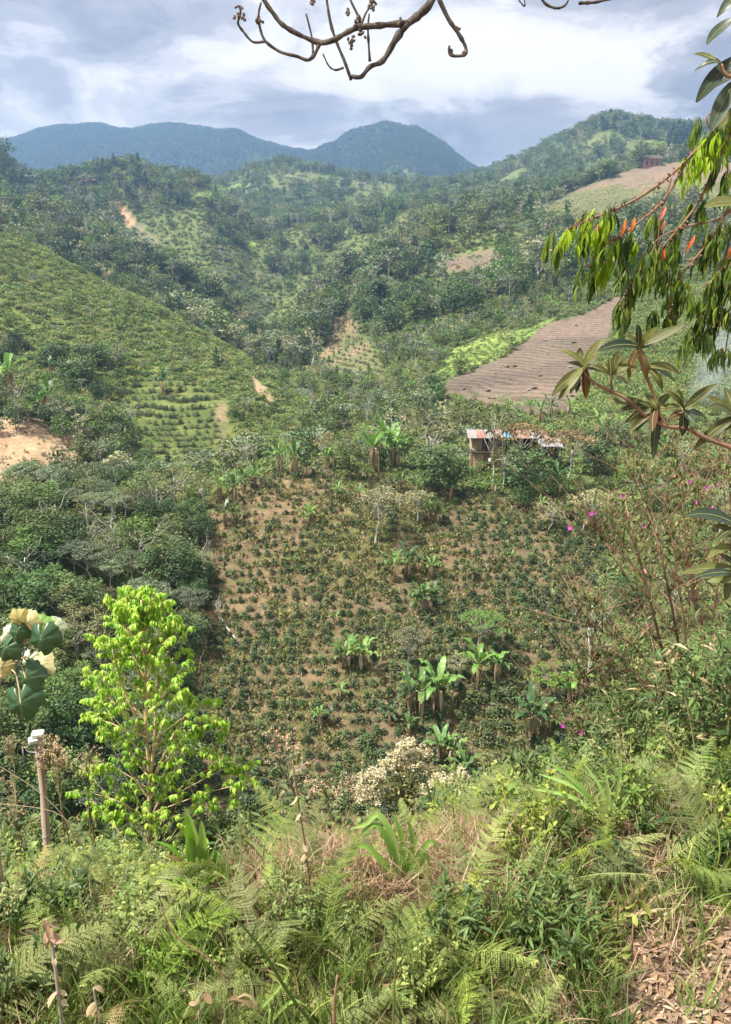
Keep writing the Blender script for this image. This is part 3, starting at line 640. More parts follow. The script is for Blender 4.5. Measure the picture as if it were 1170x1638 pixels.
# ---------------- scattering many plants as ONE object
def proto_obj(name, me):
    o = bpy.data.objects.new(name, me); return o
def joined(T, L, mats, name):
    M = MB(); 
    for src, mi in ((T, 1), (L, 0)):
        V = np.concatenate(src.v); 
        M.v.append(V); M.f4 += [f+M.n for f in src.f4]; M.f3 += [f+M.n for f in src.f3]
        M.m4 += [np.full(len(f), mi) for f in src.f4]; M.m3 += [np.full(len(f), mi) for f in src.f3]; M.r4 += src.r4; M.r3 += src.r3; M.n += len(V)
    return M.mesh(name, mats)
def scatter(name, meshes, P, S, RZ, label, idx=None, tilt=None, kind='stuff'):
    me = bpy.data.meshes.new(name); P = np.asarray(P, np.float32); n = len(P)
    me.vertices.add(n); me.vertices.foreach_set('co', P.ravel())
    a = me.attributes.new('sc', 'FLOAT_VECTOR', 'POINT'); S = np.asarray(S, np.float32); S = np.stack([S]*3, -1) if S.ndim == 1 else S; a.data.foreach_set('vector', S.ravel())
    rot = np.zeros((n, 3), np.float32); rot[:, 2] = RZ
    if tilt is not None: rot[:, :2] = tilt
    a = me.attributes.new('rot', 'FLOAT_VECTOR', 'POINT'); a.data.foreach_set('vector', rot.ravel())
    a = me.attributes.new('pick', 'INT', 'POINT'); a.data.foreach_set('value', (rng.integers(0, len(meshes), n) if idx is None else idx).astype(np.int32))
    o = bpy.data.objects.new(name, me); C.objects.link(o)
    ng = bpy.data.node_groups.new(name+'_spread', 'GeometryNodeTree')
    ng.interface.new_socket('Geometry', in_out='INPUT', socket_type='NodeSocketGeometry'); ng.interface.new_socket('Geometry', in_out='OUTPUT', socket_type='NodeSocketGeometry')
    N = ng.nodes; Lk = ng.links; gi = N.new('NodeGroupInput'); go = N.new('NodeGroupOutput'); jn = N.new('GeometryNodeJoinGeometry')
    def attr(nm, typ):
        x = N.new('GeometryNodeInputNamedAttribute'); x.data_type = typ; x.inputs[0].default_value = nm; return x.outputs[0]
    sca, ro, pk = attr('sc', 'FLOAT_VECTOR'), attr('rot', 'FLOAT_VECTOR'), attr('pick', 'INT')
    for k, m_ in enumerate(meshes):
        po = proto_obj(name+'_plant', m_); oi = N.new('GeometryNodeObjectInfo'); oi.inputs['Object'].default_value = po; oi.inputs['As Instance'].default_value = True
        ip = N.new('GeometryNodeInstanceOnPoints'); cmp_ = N.new('FunctionNodeCompare'); cmp_.data_type = 'INT'; cmp_.operation = 'EQUAL'
        Lk.new(pk, cmp_.inputs[2]); cmp_.inputs[3].default_value = k
        Lk.new(gi.outputs[0], ip.inputs['Points']); Lk.new(cmp_.outputs[0], ip.inputs['Selection']); Lk.new(oi.outputs['Geometry'], ip.inputs['Instance']); Lk.new(ro, ip.inputs['Rotation']); Lk.new(sca, ip.inputs['Scale'])
        Lk.new(ip.outputs[0], jn.inputs[0])
    Lk.new(jn.outputs[0], go.inputs[0])
    md = o.modifiers.new('spread', 'NODES'); md.node_group = ng
    tag(o, label, None, None, kind); return o
def lo_mesh(sp, v, q='lo'):
    tm, lm, wd, ht, T, L = tree_meshes(sp, q, v); return joined(T, L, [SPECIES[sp][1], SPECIES[sp][2]], sp+'_far')
def cells(mask):
    """areas of the terrain cells in a mask"""
    a = (GX[:-1, 1:]-GX[:-1, :-1])*(GY[1:, :-1]-GY[:-1, :-1]); return np.where(mask[:-1, :-1], np.abs(a), 0)
def sample(mask, n=None, dens=None, weight=None, tmax=0.72):
    """random points on the hills, evenly by ground area"""
    A = cells(mask & (np.abs(TS)[None] < tmax)); 
    if weight is not None: A = A*weight[:-1, :-1]
    tot = A.sum()
    if dens is not None: n = int(tot*dens)
    if n == 0 or tot == 0: return np.zeros((0, 3))
    c = np.searchsorted(np.cumsum(A.ravel())/tot, rng.random(n)); c = np.clip(c, 0, A.size-1); i, j = np.divmod(c, A.shape[1]); a, b = rng.random(n), rng.random(n)
    def f(G): return (G[i, j]*(1-a)+G[i+1, j]*a)*(1-b)+(G[i, j+1]*(1-a)+G[i+1, j+1]*a)*b
    return np.stack([f(GX), f(GY), f(GZ)], -1)
# ------------------------------------------------------------ hillside vegetation
bare = zone(ORANGE_FIELD, 8, 130, 185) | zone(PLOUGH, 5, 185, 345) | zone(PLOUGH2, 7, 420, 735) | zone(LSLIDE, 3, 400, 800) | zone(GRASS2, 3, 600, 1400) | zone(TERR2, 4, 400, 800)
meadow = zone(MEADOW, 6, 185, 345) | zone(MAIZE, 6, 185, 345) | zone(GRASS1, 6, 700, 1400) | zone(GRASS3, 5, 2000, 2700)
coffee = zone(COFFEE, 8, 60, 127); terr = zone(TERR, 6, 240, 520); srows = zone(SPURROWS, 6, 150, 345)
dirtp = zone(SPURDIRT, 4, 180, 345) | zone(PATCHD, 4, 150, 345)
openland = bare | meadow | coffee | terr | srows | dirtp
spurscrub = spur & ~openland
lower = (GY > 176) & (GY < 345) & (GY > 0)
gully = (GY > 160) & (GY < 345) & (gpx < 200) & (gpy > 560) & (gpy < 760) & (fbm(GX/14, GY/14, 3, 61) > -0.15)
wood = ~openland & (GY > 345)
sz = lambda n, a, b: a+(b-a)*rng.random(n)
far_set = ['broadleaf_tree', 'dark_tree', 'umbrella_tree', 'slender_tree', 'eucalyptus_tree', 'cream_round_tree', 'bright_tree']
FM = [lo_mesh(s_, v) for s_ in far_set for v in (0, 1)]
def pick(n, w_):
    w_ = np.repeat(np.array(w_, float), 2); return rng.choice(len(w_), n, p=w_/w_.sum())
# distant mountain: forest cover
P = sample(GY > 1750, dens=1/70.0, tmax=0.62); n = len(P)
scatter('mountain_forest', FM[2:4], P, sz(n, 1.0, 1.7), rng.random(n)*6.28, 'dense forest covering the far blue mountains')
# middle ridges
clear = fbm(GX/60, GY/60, 3, 71)
P = sample(wood & (GY > 700) & (GY < 1750), dens=1/60.0, weight=np.where(clear > 0.12, 0.12, 1.0), tmax=0.62); n = len(P)
scatter('ridge_woodland', FM, P, sz(n, 0.8, 2.0), rng.random(n)*6.28, 'mixed woodland on the ridges behind the valley', pick(n, [5, 3, 2, 2.5, 1.3, 0.8, 1.5]))
P = sample(wood & (GY <= 700), dens=1/55.0, weight=np.where(clear > 0.12, 0.15, 1.0), tmax=0.62); n = len(P)
scatter('valley_woodland', FM, P, sz(n, 0.8, 1.9)*(0.75+0.5*rng.random(n)), rng.random(n)*6.28, 'woodland of mixed trees on the slopes across the valley', pick(n, [5, 3, 3, 2.5, 0.8, 2.0, 1.6]))
SM = [make_scrub(900+k, 90, 0.8+0.2*k, 0.34).mesh('scrub', [G_SCRUB, G_MID, G_OLIVE][k % 3]) for k in range(4)]
P = sample(wood & (GY <= 1000), dens=1/4.6, tmax=0.58); n = len(P)
scatter('slope_scrub', SM, P, 0.5+1.9*rng.random(n)**2.2, rng.random(n)*6.28, 'low green scrub between the trees on the far slopes')
# near side of the gap between the field and the slopes
mid = (GY > 127) & (GY <= 345) & ~openland & ~spur
P = sample(mid, dens=1/3.0, tmax=0.6); n = len(P)
scatter('valley_scrub', SM, P, sz(n, 0.6, 1.5), rng.random(n)*6.28, 'green scrub filling the valley behind the farmhouse')
P = sample(mid & ((GY > 205) | (gpx < 740)), dens=1/28.0, weight=np.where(gpx > 900, 0.25, 1.0), tmax=0.6); n = len(P)
scatter('valley_trees', FM, P, sz(n, 0.35, 0.85), rng.random(n)*6.28, 'trees crowding the valley bottom behind the farmhouse', pick(n, [5, 2.5, 3, 3, 0.6, 1, 2]))
# left spur: bright low scrub and ferns
P = sample(spurscrub, dens=1/1.7, tmax=0.6); n = len(P)
S4 = [make_scrub(930+k, 110, 0.7, 0.26, DIA, 0).mesh('scrub', [G_SCRUB, G_SCRUB, G_MID, G_SCRUB][k % 4]) for k in range(4)]
scatter('spur_scrub', S4, P, sz(n, 0.5, 2.1)*sz(n, 0.7, 1.1), rng.random(n)*6.28, 'bright green fern and scrub covering the left spur')
P = sample(spurscrub, dens=1/34.0, weight=np.where(gpy < 470, 1.2, 0.5)*(fbm(GX/20, GY/20, 3, 77) > -0.1), tmax=0.6); n = len(P)
scatter('spur_trees', FM, P, sz(n, 0.3, 0.6), rng.random(n)*6.28, 'small trees dotted over the left spur', pick(n, [5, 3, 1, 3, 0.3, 1, 3]))
P = sample(gully, dens=1/7.0, tmax=0.6); n = len(P)
scatter('gully_trees', FM, P, sz(n, 0.35, 0.75), rng.random(n)*6.28, 'dark trees filling the gully under the left spur', pick(n, [4, 5, 2, 1.5, 0, 0.6, 1]))
# planted rows on the spur, furrow crops, maize
def contour_rows(mask, dz, along, jit=0.3):
    """points on contour lines, dz metres of height apart"""
    P = sample(mask, dens=6.0/along, tmax=0.6)
    zz_ = P[:, 2]+1.2*fbm(P[:, 0]/25, P[:, 1]/25, 2, 3); k = np.abs((zz_/dz) % 1-0.5) < 0.5*jit
    return P[k]
CM = [make_coffee(700+k, 110).mesh('coffee_bush', [G_COFFEE, BARKD]) for k in range(3)]
P = contour_rows(srows, 1.1, 3.0, 0.30); n = len(P)
scatter('spur_crop_rows', CM, P, sz(n, 0.8, 1.2), rng.random(n)*6.28, 'contour rows of green crop bushes on the left spur')
P = contour_rows(terr, 1.1, 6.0, 0.25); n = len(P)
scatter('terrace_crop_rows', CM, P, sz(n, 0.7, 1.2), rng.random(n)*6.28, 'small crop rows on the terraced patch across the valley')
MZ = []
for k in range(2):
    M = MB(); nL = 60; Pp = rng.normal(size=(nL, 3))*np.array([0.9, 0.9, 0.1])+np.array([0, 0, 0.1]); M.inst(LEAF2, Pp+UP*0.9*rng.random((nL, 1)), rdir(nL)+UP*0.8, rdir(nL)+UP, sz(nL, 0.7, 1.1), 0); MZ.append(M.mesh('crop', G_SCRUB))
P = sample(zone(MAIZE, 5, 185, 345), dens=1/2.2, tmax=0.7); n = len(P)
scatter('bean_crop', MZ, P, sz(n, 0.6, 1.0), rng.random(n)*6.28, 'green crop on the slope right of the ploughed field')
P = sample(zone(MEADOW, 5, 185, 345), dens=1/2.0, tmax=0.7); n = len(P)
scatter('meadow_growth', [MZ[1], MZ[0]], P, sz(n, 0.2, 0.4), rng.random(n)*6.28, 'bright green grass below the woodland edge')
p2l = zone(PLOUGH2, 7, 420, 735)
P = sample(p2l, dens=1/9.0, tmax=0.7, weight=np.clip((gpy-285)/25.0, 0.12, 1)); n = len(P)
scatter('fallow_weeds', SM, P, sz(n, 0.25, 0.55), rng.random(n)*6.28, 'sparse weeds on the upper bare field')
P = sample(zone(ORANGE_FIELD, 5, 130, 185), dens=1/5.0, tmax=0.7); n = len(P)
scatter('seedlings', CM, P, sz(n, 0.35, 0.7), rng.random(n)*6.28, 'small seedlings on the sandy field at left')

# ------------------------------------------------------------ coffee field: each bush
def on(px, py, ymin=60): return hit(px, py, ymin)
yy = np.arange(64, 128, 1.42); pts = []
for r_i, y0 in enumerate(yy):
    stepx = 1.0
    xs = np.arange(-26, 48, stepx); xs = xs+0.3*rng.normal(size=len(xs)); ys = y0+(0.12 if y0 < 92 else 0.2)*rng.normal(size=len(xs))+2.2*np.sin(xs*0.06)
    for x, y in zip(xs, ys): pts.append((x, y))
pts = np.array(pts); zs = np.array([drop(x, y) for x, y in pts]); pts = np.column_stack([pts, zs])
ppx, ppy, dep = proj(pts)
inside = inpoly(ppx+9*fbm(ppx*.04, ppy*.04, 2, 5), ppy, COFFEE)
vig = 0.66+0.85*fbm(pts[:, 0]/7, pts[:, 1]/7, 3, 91)+np.clip((ppy-900)/420, -0.3, 0.75)+np.clip((ppx-640)/900, -0.2, 0.25)     # vigour: small at the top, big near the bottom
keepm = inside & (rng.random(len(pts)) < np.clip(0.84+0.2*vig, 0.75, 0.98)) & (np.abs(ppx-585) < 760)
pts = pts[keepm]; vig = vig[keepm]; ppx = ppx[keepm]; ppy = ppy[keepm]; dep = dep[keepm]
size = np.clip(0.46+0.40*vig, 0.32, 1.2)*(0.5+0.8*rng.random(len(pts)))
CB = [make_coffee(720+k, 420) for k in range(4)]; CBM = [m_.mesh('coffee_bush', [G_COFFEE, BARKD]) for m_ in CB]
infr = (ppx > 5) & (ppx < 1165) & (ppy < 1290) & ((ppx > 330) & (ppx < 960))
FIELDM = [(600, 870, 'cream tree high on the field'), (652, 1076, 'slim cream tree'), (762, 1046, 'green umbrella tree'), (733, 1090, 'small cream topped tree'), (930, 848, 'wide cream tree'), (686, 1140, 'biggest banana clump'), (568, 1075, 'pale banana pair'), (640, 925, 'upper banana pair'), (682, 980, 'middle banana trio'), (860, 1180, 'banana pair low on the right'),
          (940, 1085, 'bare white tree'), (972, 1190, 'broad corner bush'), (715, 1225, 'banana clump at the foot'), (765, 1280, 'lowest bananas'), (512, 1160, 'short banana pair'), (370, 1010, 'fallen log'), (400, 1120, 'left field edge, lower part'), (545, 1120, 'small lone banana'), (424, 985, 'tiny banana'), (860, 960, 'right part of the field'), (470, 906, 'small bright banana'), (440, 1200, 'lowest left rows'), (590, 1200, 'lowest middle rows'), (915, 1122, 'banana pair by the bare tree'), (640, 1170, 'two short bananas'), (820, 1100, 'leaning banana'), (345, 1060, 'left wood edge')]
order = np.argsort(-(size/dep)*infr); ind = order[:290]; rest = order[290:]
for k in ind:
    o = bpy.data.objects.new('coffee_bush', CBM[k % 4]); C.objects.link(o); o.location = pts[k]; o.rotation_euler = (0, 0, rng.random()*6.28); s_ = size[k]*0.95; o.scale = (s_, s_, s_*(0.85+0.3*rng.random()))
    sn = 'large' if size[k] > 1.1 else ('middling' if size[k] > 0.85 else 'small')
    tag(o, sn+' dark coffee bush '+near_mark(o, FIELDM), 'coffee bush', 'coffee bushes in the brown field')
scatter('coffee_bushes', CBM, pts[rest], size[rest]*1.0, rng.random(len(rest))*6.28, 'smaller coffee bushes in the upper rows of the field')
P = sample(zone(COFFEE, 12, 60, 128), dens=1/0.36, weight=np.where((nn+0.6*n4) > 0.0, 1.0, 0.4), tmax=0.6); n = len(P)
GW = []
for k in range(3):
    M = MB(); nL = 40; Pp = rng.normal(size=(nL, 3))*np.array([0.5, 0.5, 0.0]); M.inst(SLIM if k else DIA, Pp, rdir(nL)*0.7+UP*0.6, rdir(nL), sz(nL, 0.25, 0.5), 0); GW.append(M.mesh('weeds', [G_OLIVE, G_SCRUB, G_DRY][k]))
scatter('field_weeds', GW, P, sz(n, 0.5, 1.2), rng.random(n)*6.28, 'dry and green weeds between the coffee rows')

# ------------------------------------------------------------ single trees seen on the field, round the house and beside it
def ptree(sp, px, base, top, wpx, label, ymin=60, q='mid', cat='tree', group=None, v=None, name=None, Y=None):
    p = hit(px, base, ymin) if Y is None else Vector((at(px, base, Y).x, Y, drop(at(px, base, Y).x, Y)))
    d = p.length; h = (base-top)/F*d*1.03; w_ = wpx/F*d
    return tree(sp, (p.x, p.y, p.z-0.1), h, w_, label, cat, group, q, v if v is not None else int(rng.integers(0, 3)), None, name)
FT = [
 ('cream_tree', 600, 872, 776, 84, 'cream flowered umbrella tree high on the coffee field'),
 ('cream_tree', 652, 1078, 992, 62, 'slim cream flowered tree left of the green umbrella tree'),
 ('green_umbrella_tree', 762, 1048, 976, 88, 'wide yellow green umbrella tree in mid field'),
 ('cream_round_tree', 733, 1092, 1040, 50, 'small cream topped tree beside leaning banana plants'),
 ('cream_tree', 930, 850, 780, 84, 'wide cream flowered umbrella tree at the right field edge'),
 ('cream_tree', 668, 838, 782, 62, 'pale flowered tree at the field top beside banana plants'),
 ('dark_bush', 832, 815, 774, 46, 'dense dark green bush at the field top'),
 ('cream_round_tree', 878, 850, 800, 56, 'low cream topped tree right of the dense dark bush'),
 ('bare_tree', 940, 1090, 935, 72, 'bare white branched tree at the right of the field'),
 ('bright_tree', 876, 1118, 1058, 66, 'feathery bright green tree low on the right of the field'),
 ('bush', 972, 1205, 1098, 112, 'broad bush with cream tips at the lower right field corner'),
 ('bright_bush', 1000, 778, 738, 40, 'round bright green bush right of the farmhouse'),
 ('dark_tree', 1002, 985, 925, 60, 'dark leafy tree behind the red stemmed shrub'),
 ('slender_tree', 1075, 1010, 905, 80, 'loose olive tree right of the bare white tree'),
 ('bright_bush', 1130, 1150, 1020, 100, 'leafy green bush at the right border of the picture'),
 # round the house
 ('slender_tree', 788, 775, 646, 80, 'thin brownish tree rising before the farmhouse wall'),
 ('bright_tree', 815, 690, 635, 62, 'yellow green tree behind the farmhouse roof'),
 ('rust_tree', 832, 775, 676, 84, 'rusty topped tree before the middle of the farmhouse'),
 ('rust_tree', 905, 785, 688, 84, 'rust coloured tree with white trunk right of the tin annex'),
 ('rust_round_tree', 866, 772, 684, 52, 'light brown tree touching the roof end'),
 ('slender_tree', 806, 782, 700, 60, 'loose olive tree before the farmhouse wall'),
 ('dark_tree', 840, 800, 712, 76, 'dark leafy tree below the rusty topped tree'),
 ('dark_bush', 818, 775, 742, 52, 'dark bush below the white drum'),
 ('bush', 885, 792, 752, 56, 'green bush below the tin annex'),
 ('bright_tree', 760, 790, 735, 36, 'small yellowish willow at the left house corner'),
 ('slender_tree', 690, 762, 655, 92, 'pale straw coloured tree left of the farmhouse'),
 ('cream_round_tree', 632, 730, 655, 60, 'cream topped tree between the two pale trees'),
 ('slender_tree', 590, 745, 672, 60, 'olive tree behind the tattered bananas'),
 ('dark_tree', 690, 790, 708, 90, 'dark green tree under the straw coloured tree'),
 ('broadleaf_tree', 728, 790, 722, 54, 'green tree between the straw coloured tree and the house'),
 ('broadleaf_tree', 560, 768, 700, 56, 'round green tree at the left end of the terrace'),
 ('broadleaf_tree', 740, 700, 650, 60, 'dull green tree behind the left end of the roof'),
 ('dark_tree', 948, 760, 690, 50, 'dark tree between the rust coloured tree and the banana grove'),
 ('umbrella_tree', 1040, 820, 760, 80, 'grey green tree right of the round bright bush'),
 ('slender_tree', 1090, 760, 690, 70, 'thin tree below the leafy branch at right'),
 ('rust_round_tree', 520, 745, 690, 44, 'thin brown tree above the left field corner'),
 ('cream_tree', 195, 800, 722, 56, 'cream tree with white trunk above the dark wood'),
 ('bare_tree', 212, 690, 640, 34, 'bare whitish tree in the left gully'),
 ('bare_tree', 352, 1000, 945, 30, 'dead white stump tree at the left field edge'),
 ('cream_round_tree', 132, 705, 652, 40, 'cream topped tree beside the sandy field'),
 ('slender_tree', 30, 690, 600, 46, 'thin tree above the sandy field'),
 ('cream_tree', 1150, 860, 775, 70, 'cream tree at the right border behind the red stemmed shrub'),
 ('broadleaf_tree', 990, 720, 665, 50, 'round tree on the slope below the ploughed field'),
]
for k, (sp, px, b_, t_, w_, lb) in enumerate(FT): ptree(sp, px, b_, t_, w_, lb, q='hi' if b_ > 820 else 'mid', v=k % 3, cat='bush' if 'bush' in sp else 'tree')
# banana plants: (px, base, height in pixels)
BN = [(672, 1148, 88), (700, 1146, 92), (655, 1140, 62), (560, 1075, 62), (580, 1078, 66), (548, 1070, 44), (652, 925, 58), (632, 932, 54), (690, 925, 40), (678, 982, 56), (690, 980, 50), (668, 986, 40), (762, 1100, 78), (795, 1090, 56),
 (850, 1182, 80), (872, 1178, 62), (920, 1120, 60), (910, 1125, 40), (625, 1160, 38), (655, 1178, 38), (545, 1122, 34), (512, 1162, 36), (528, 1158, 28), (706, 1222, 62), (724, 1228, 56), (745, 1262, 66), (768, 1285, 56), (800, 1296, 52), (728, 1262, 50),
 (748, 925, 30), (756, 930, 28), (498, 838, 34), (488, 842, 28), (540, 800, 30), (546, 806, 26), (600, 758, 78), (616, 752, 84), (632, 752, 70), (890, 792, 60), (791, 792, 34), (472, 762, 62), (448, 758, 56), (486, 764, 48), (538, 752, 46), (546, 752, 40), (524, 750, 38),
 (376, 806, 52), (390, 790, 44), (408, 784, 44), (352, 800, 44), (362, 842, 44), (374, 838, 34), (470, 908, 24), (818, 900, 20), (424, 985, 20), (535, 1000, 24), (80, 666, 60), (68, 668, 46), (80, 600, 30), (18, 632, 62), (6, 630, 50), (200, 712, 28), (262, 632, 42), (214, 690, 24), (645, 1092, 20),
 (640, 788, 40), (722, 800, 40), (690, 838, 44), (700, 840, 36), (865, 680, 42), (880, 672, 40), (850, 672, 38), (910, 668, 36), (955, 700, 44), (970, 715, 42), (985, 700, 36), (1000, 705, 30), (1020, 712, 34), (935, 745, 34), (960, 742, 38), (1050, 735, 30), (1062, 730, 34), (985, 745, 28), (900, 830, 30), (866, 820, 28), (1085, 740, 32), (946, 730, 30), (975, 678, 30),
 (740, 760, 30), (575, 800, 26), (450, 640, 18), (530, 690, 20), (1100, 1140, 60), (1150, 1130, 70)]
for k, (px, b_, hp) in enumerate(BN):
    p = hit(px, b_, 60); d = p.length; hh = hp/F*d
    if px < 330: lb, gr = 'banana plant beside the sandy field at left', 'banana plants at the left gully'
    elif b_ < 770 and px > 830: lb, gr = 'banana plant in the grove by the farmhouse', 'banana plants round the farmhouse'
    elif b_ < 860: lb, gr = 'banana plant along the top of the field', 'banana plants along the top of the field'
    elif b_ > 1190: lb, gr = 'dark banana plant at the field foot', 'banana plants at the foot of the field'
    else: lb, gr = 'banana plant among coffee bushes in mid field', 'banana plants in the coffee field'
    own = {(672, 1148): 'large banana plant at the left of the biggest clump in mid field', (700, 1146): 'tallest banana plant of the biggest clump in mid field', (762, 1100): 'banana plant beside the green umbrella tree with a leaning neighbour',
           (616, 752): 'tallest of the tattered banana plants with hanging dead leaves left of the house', (890, 792): 'single banana plant below the tin annex', (560, 1075): 'pale green banana plant at the left of the mid field pair', (580, 1078): 'pale green banana plant at the right of the mid field pair'}.get((px, b_))
    if not own:
        wz = ('short ' if hp < 33 else ('middling ' if hp < 50 else 'tall ')); pl_ = ' at its left end' if px < 430 else (' left of the middle' if px < 600 else (' near the middle' if px < 700 else (' right of the middle' if px < 850 else ' towards the right')))
        lb = wz+lb+(pl_ if px >= 330 else ''); gr = gr+': '+wz.strip()+pl_
    banana(p, hh, int(k*5 % 4), own or lb, None if own else gr)
# banana plants and clumps across the valley, smaller
for k in range(70):
    px, py = 470+420*rng.random(), 420+190*rng.random()
    p = hit(px, py, 200)
    if p.y > 620 or inpoly(px, py, PLOUGH) or inpoly(px, py, MEADOW) or inpoly(px, py, TERR): continue
    hb_ = 4.0+2*rng.random(); banana(p, hb_, k % 4, ('tall ' if hb_ > 5.2 else ('low ' if hb_ < 4.6 else ''))+'banana plant among the trees across the valley', 'banana plants across the valley', dry=False)

# left wood beside the field
LW = [(-120, 775), (60, 800), (150, 790), (215, 775), (290, 790), (325, 800), (338, 860), (340, 950), (320, 1010), (330, 1080), (300, 1180), (290, 1300), (200, 1340), (-120, 1380)]
P = sample((GY > 55) & (GY < 128), n=6000, tmax=0.75); qx, qy, _ = proj(P); P = P[inpoly(qx, qy, LW)]
sel = []
for p in P:
    if all((p[0]-s_[0])**2+(p[1]-s_[1])**2 > 2.4**2 for s_ in sel): sel.append(p)
sel = sel[:185]
wsp = ['umbrella_tree', 'broadleaf_tree', 'dark_tree', 'bare_tree', 'slender_tree', 'dark_tree', 'broadleaf_tree', 'umbrella_tree']
wlab = {'bare_tree': ('thin whitish bare tree in the wood left of the field', 'bare trees in the left wood'), 'umbrella_tree': ('grey green flat topped tree in the dark wood left of the field', 'flat topped trees in the left wood'), 'broadleaf_tree': ('mid green round tree in the dark wood left of the field', 'round trees in the left wood'),
        'dark_tree': ('dark green tree in the wood left of the field', 'dark trees in the left wood'), 'slender_tree': ('thin pale olive tree in the wood left of the field', 'thin trees in the left wood')}
for k, p in enumerate(sel):
    sp = wsp[k % 8]; bx, by, _ = proj(p); h = 4.5+3.5*rng.random()
    if bx < 110 and rng.random() < 0.6: sp = 'broadleaf_tree'
    if bx > 290: h *= 0.75
    band = 'top' if by < 860 else ('upper part' if by < 960 else ('middle' if by < 1070 else ('lower part' if by < 1190 else 'foot'))); wh = 'by the left border' if bx < 70 else ('left of its middle' if bx < 150 else ('right of its middle' if bx < 240 else 'beside the coffee field')); hn = 'tall ' if h > 6.6 else ('' if h > 5.2 else 'low ')
    tree(sp, (p[0], p[1], p[2]-0.2), h, h*(0.75+0.3*rng.random()), hn+wlab[sp][0].replace('in the dark wood left of the field', '').replace('in the wood left of the field', '').strip()+', %s of left wood, %s' % (band, wh), 'tree', hn+wlab[sp][1]+', '+band+' '+wh, 'hi', int(rng.integers(0, 3)))
P = sample((GY > 44) & (GY < 132), dens=1/1.2, tmax=0.75); qx, qy, _ = proj(P); P = P[~inpoly(qx, qy, COFFEE)]; n = len(P)
scatter('wood_undergrowth', [SM[1], SM[0], S4[3]], P, sz(n, 0.5, 1.2), rng.random(n)*6.28, 'undergrowth on the slopes beside the coffee field')
# big trees one can tell apart across the valley
MT = []
P = sample(wood & (GY < 700) & (clear < 0.3), n=700, tmax=0.46); qx, qy, dd = proj(P)
vis = []
for p, x_, y_ in zip(P, qx, qy):
    if x_ < 0 or x_ > 1170: continue
    top = Vector(p)+Vector((0, 0, 7)); h = BVH.ray_cast(Vector((0, 0, 0))+top.normalized()*10, top.normalized(), top.length-12)
    if h[0] is None: vis.append((p, x_, y_))
vis.sort(key=lambda q: q[0][1]); names = {}
spl = [('broadleaf_tree', 'mid green round tree on the'), ('umbrella_tree', 'grey green flat topped tree on the'), ('dark_tree', 'dark round tree on the'), ('cream_round_tree', 'tree with cream tips on the'), ('eucalyptus_tree', 'tall narrow tree on the'), ('bare_tree', 'pale bare trunked tree on the'), ('slender_tree', 'thin olive tree on the')]
wts = np.array([5, 4, 4, 4, 1.6, 1.0, 2]); wts = wts/wts.sum()
for k, (p, x_, y_) in enumerate(vis[:230]):
    i = rng.choice(7, p=wts); sp, wd_ = spl[i]; h = 9+8*rng.random(); side = 'left slopes across the valley' if x_ < 400 else ('slopes at the valley head' if x_ < 640 else 'right slopes across the valley')
    if sp == 'bare_tree': h *= 0.8
    tree(sp, p, h, h*(0.35 if sp == 'eucalyptus_tree' else 0.8), wd_+' '+side, 'tree', wd_.replace(' tree', ' trees').replace(' on the', '')+' on the '+side, 'mid', k % 2)
# ------------------------------------------------------------ houses
def tin_mat(name, cols, scale=1.2):
    m = bpy.data.materials.new(name); m.use_nodes = True; t = NT(m.node_tree); t.n.clear()
    co = t.add('ShaderNodeTexCoord').outputs['Object']; sp = t.add('ShaderNodeSeparateXYZ', {0: co})
    nz = t.noise(t.add('ShaderNodeMapping', {'Vector': co, 'Scale': (1, 0.25, 1)}).outputs[0], scale, 5, 0.6)
    c = t.ramp(nz, [(0.25+0.5*i/max(len(cols)-1, 1), q) for i, q in enumerate(cols)])
    wv = t.math('SINE', t.math('MULTIPLY', sp.outputs[0], 40.0))
    bp = t.add('ShaderNodeBump', {'Strength': 0.5, 'Distance': 0.03, 'Height': wv}).outputs[0]
    p = t.add('ShaderNodeBsdfPrincipled', {'Base Color': c, 'Roughness': 0.8, 'Normal': bp, 'Specular IOR Level': 0.2}); t.add('ShaderNodeOutputMaterial', {0: p.outputs[0]}); return m
RUST = tin_mat('rusty_tin', [(0.26, 0.17, 0.13), (0.22, 0.095, 0.07), (0.30, 0.21, 0.17), (0.17, 0.07, 0.05)]); TINW = tin_mat('pale_tin', [(0.17, 0.155, 0.15), (0.25, 0.245, 0.25), (0.15, 0.11, 0.09)]); TINB = tin_mat('turquoise_tin', [(0.08, 0.26, 0.36), (0.12, 0.30, 0.40)])
ADOBE = plain_mat('adobe', (0.50, 0.37, 0.26), (0.36, 0.25, 0.17), 0.95, 1.4); BRICK = plain_mat('brick', (0.36, 0.19, 0.13), (0.25, 0.13, 0.09), 0.9, 2.5); DARKW = plain_mat('old_timber', (0.055, 0.04, 0.03), (0.10, 0.075, 0.055)); WHITE = plain_mat('white_paint', (0.62, 0.61, 0.58), (0.42, 0.40, 0.36), 0.7, 14)
GLASSD = plain_mat('dark_opening', (0.015, 0.015, 0.016), (0.03, 0.03, 0.03), 0.3)
Yh = 134.0; hx = at(812, 700, Yh).x; ez = at(812, 698, Yh).z; gz0 = drop(hx, Yh)
e = empty('farmhouse', (hx, Yh, gz0), R(-2)); k_ = ez-gz0
tag(e, 'adobe farmhouse with long rusty red and white tin roof above the coffee field', 'house')
M = MB(); M.box((0, 2.2, k_*0.5-0.6), (11.6, 4.0, k_+1.2)); M.box((-5.0, -0.3, k_*0.28-0.7), (2.2, 1.2, k_*0.56+1.4)); M.build('wall', ADOBE, e)
M = MB(); rw = 13.2/9
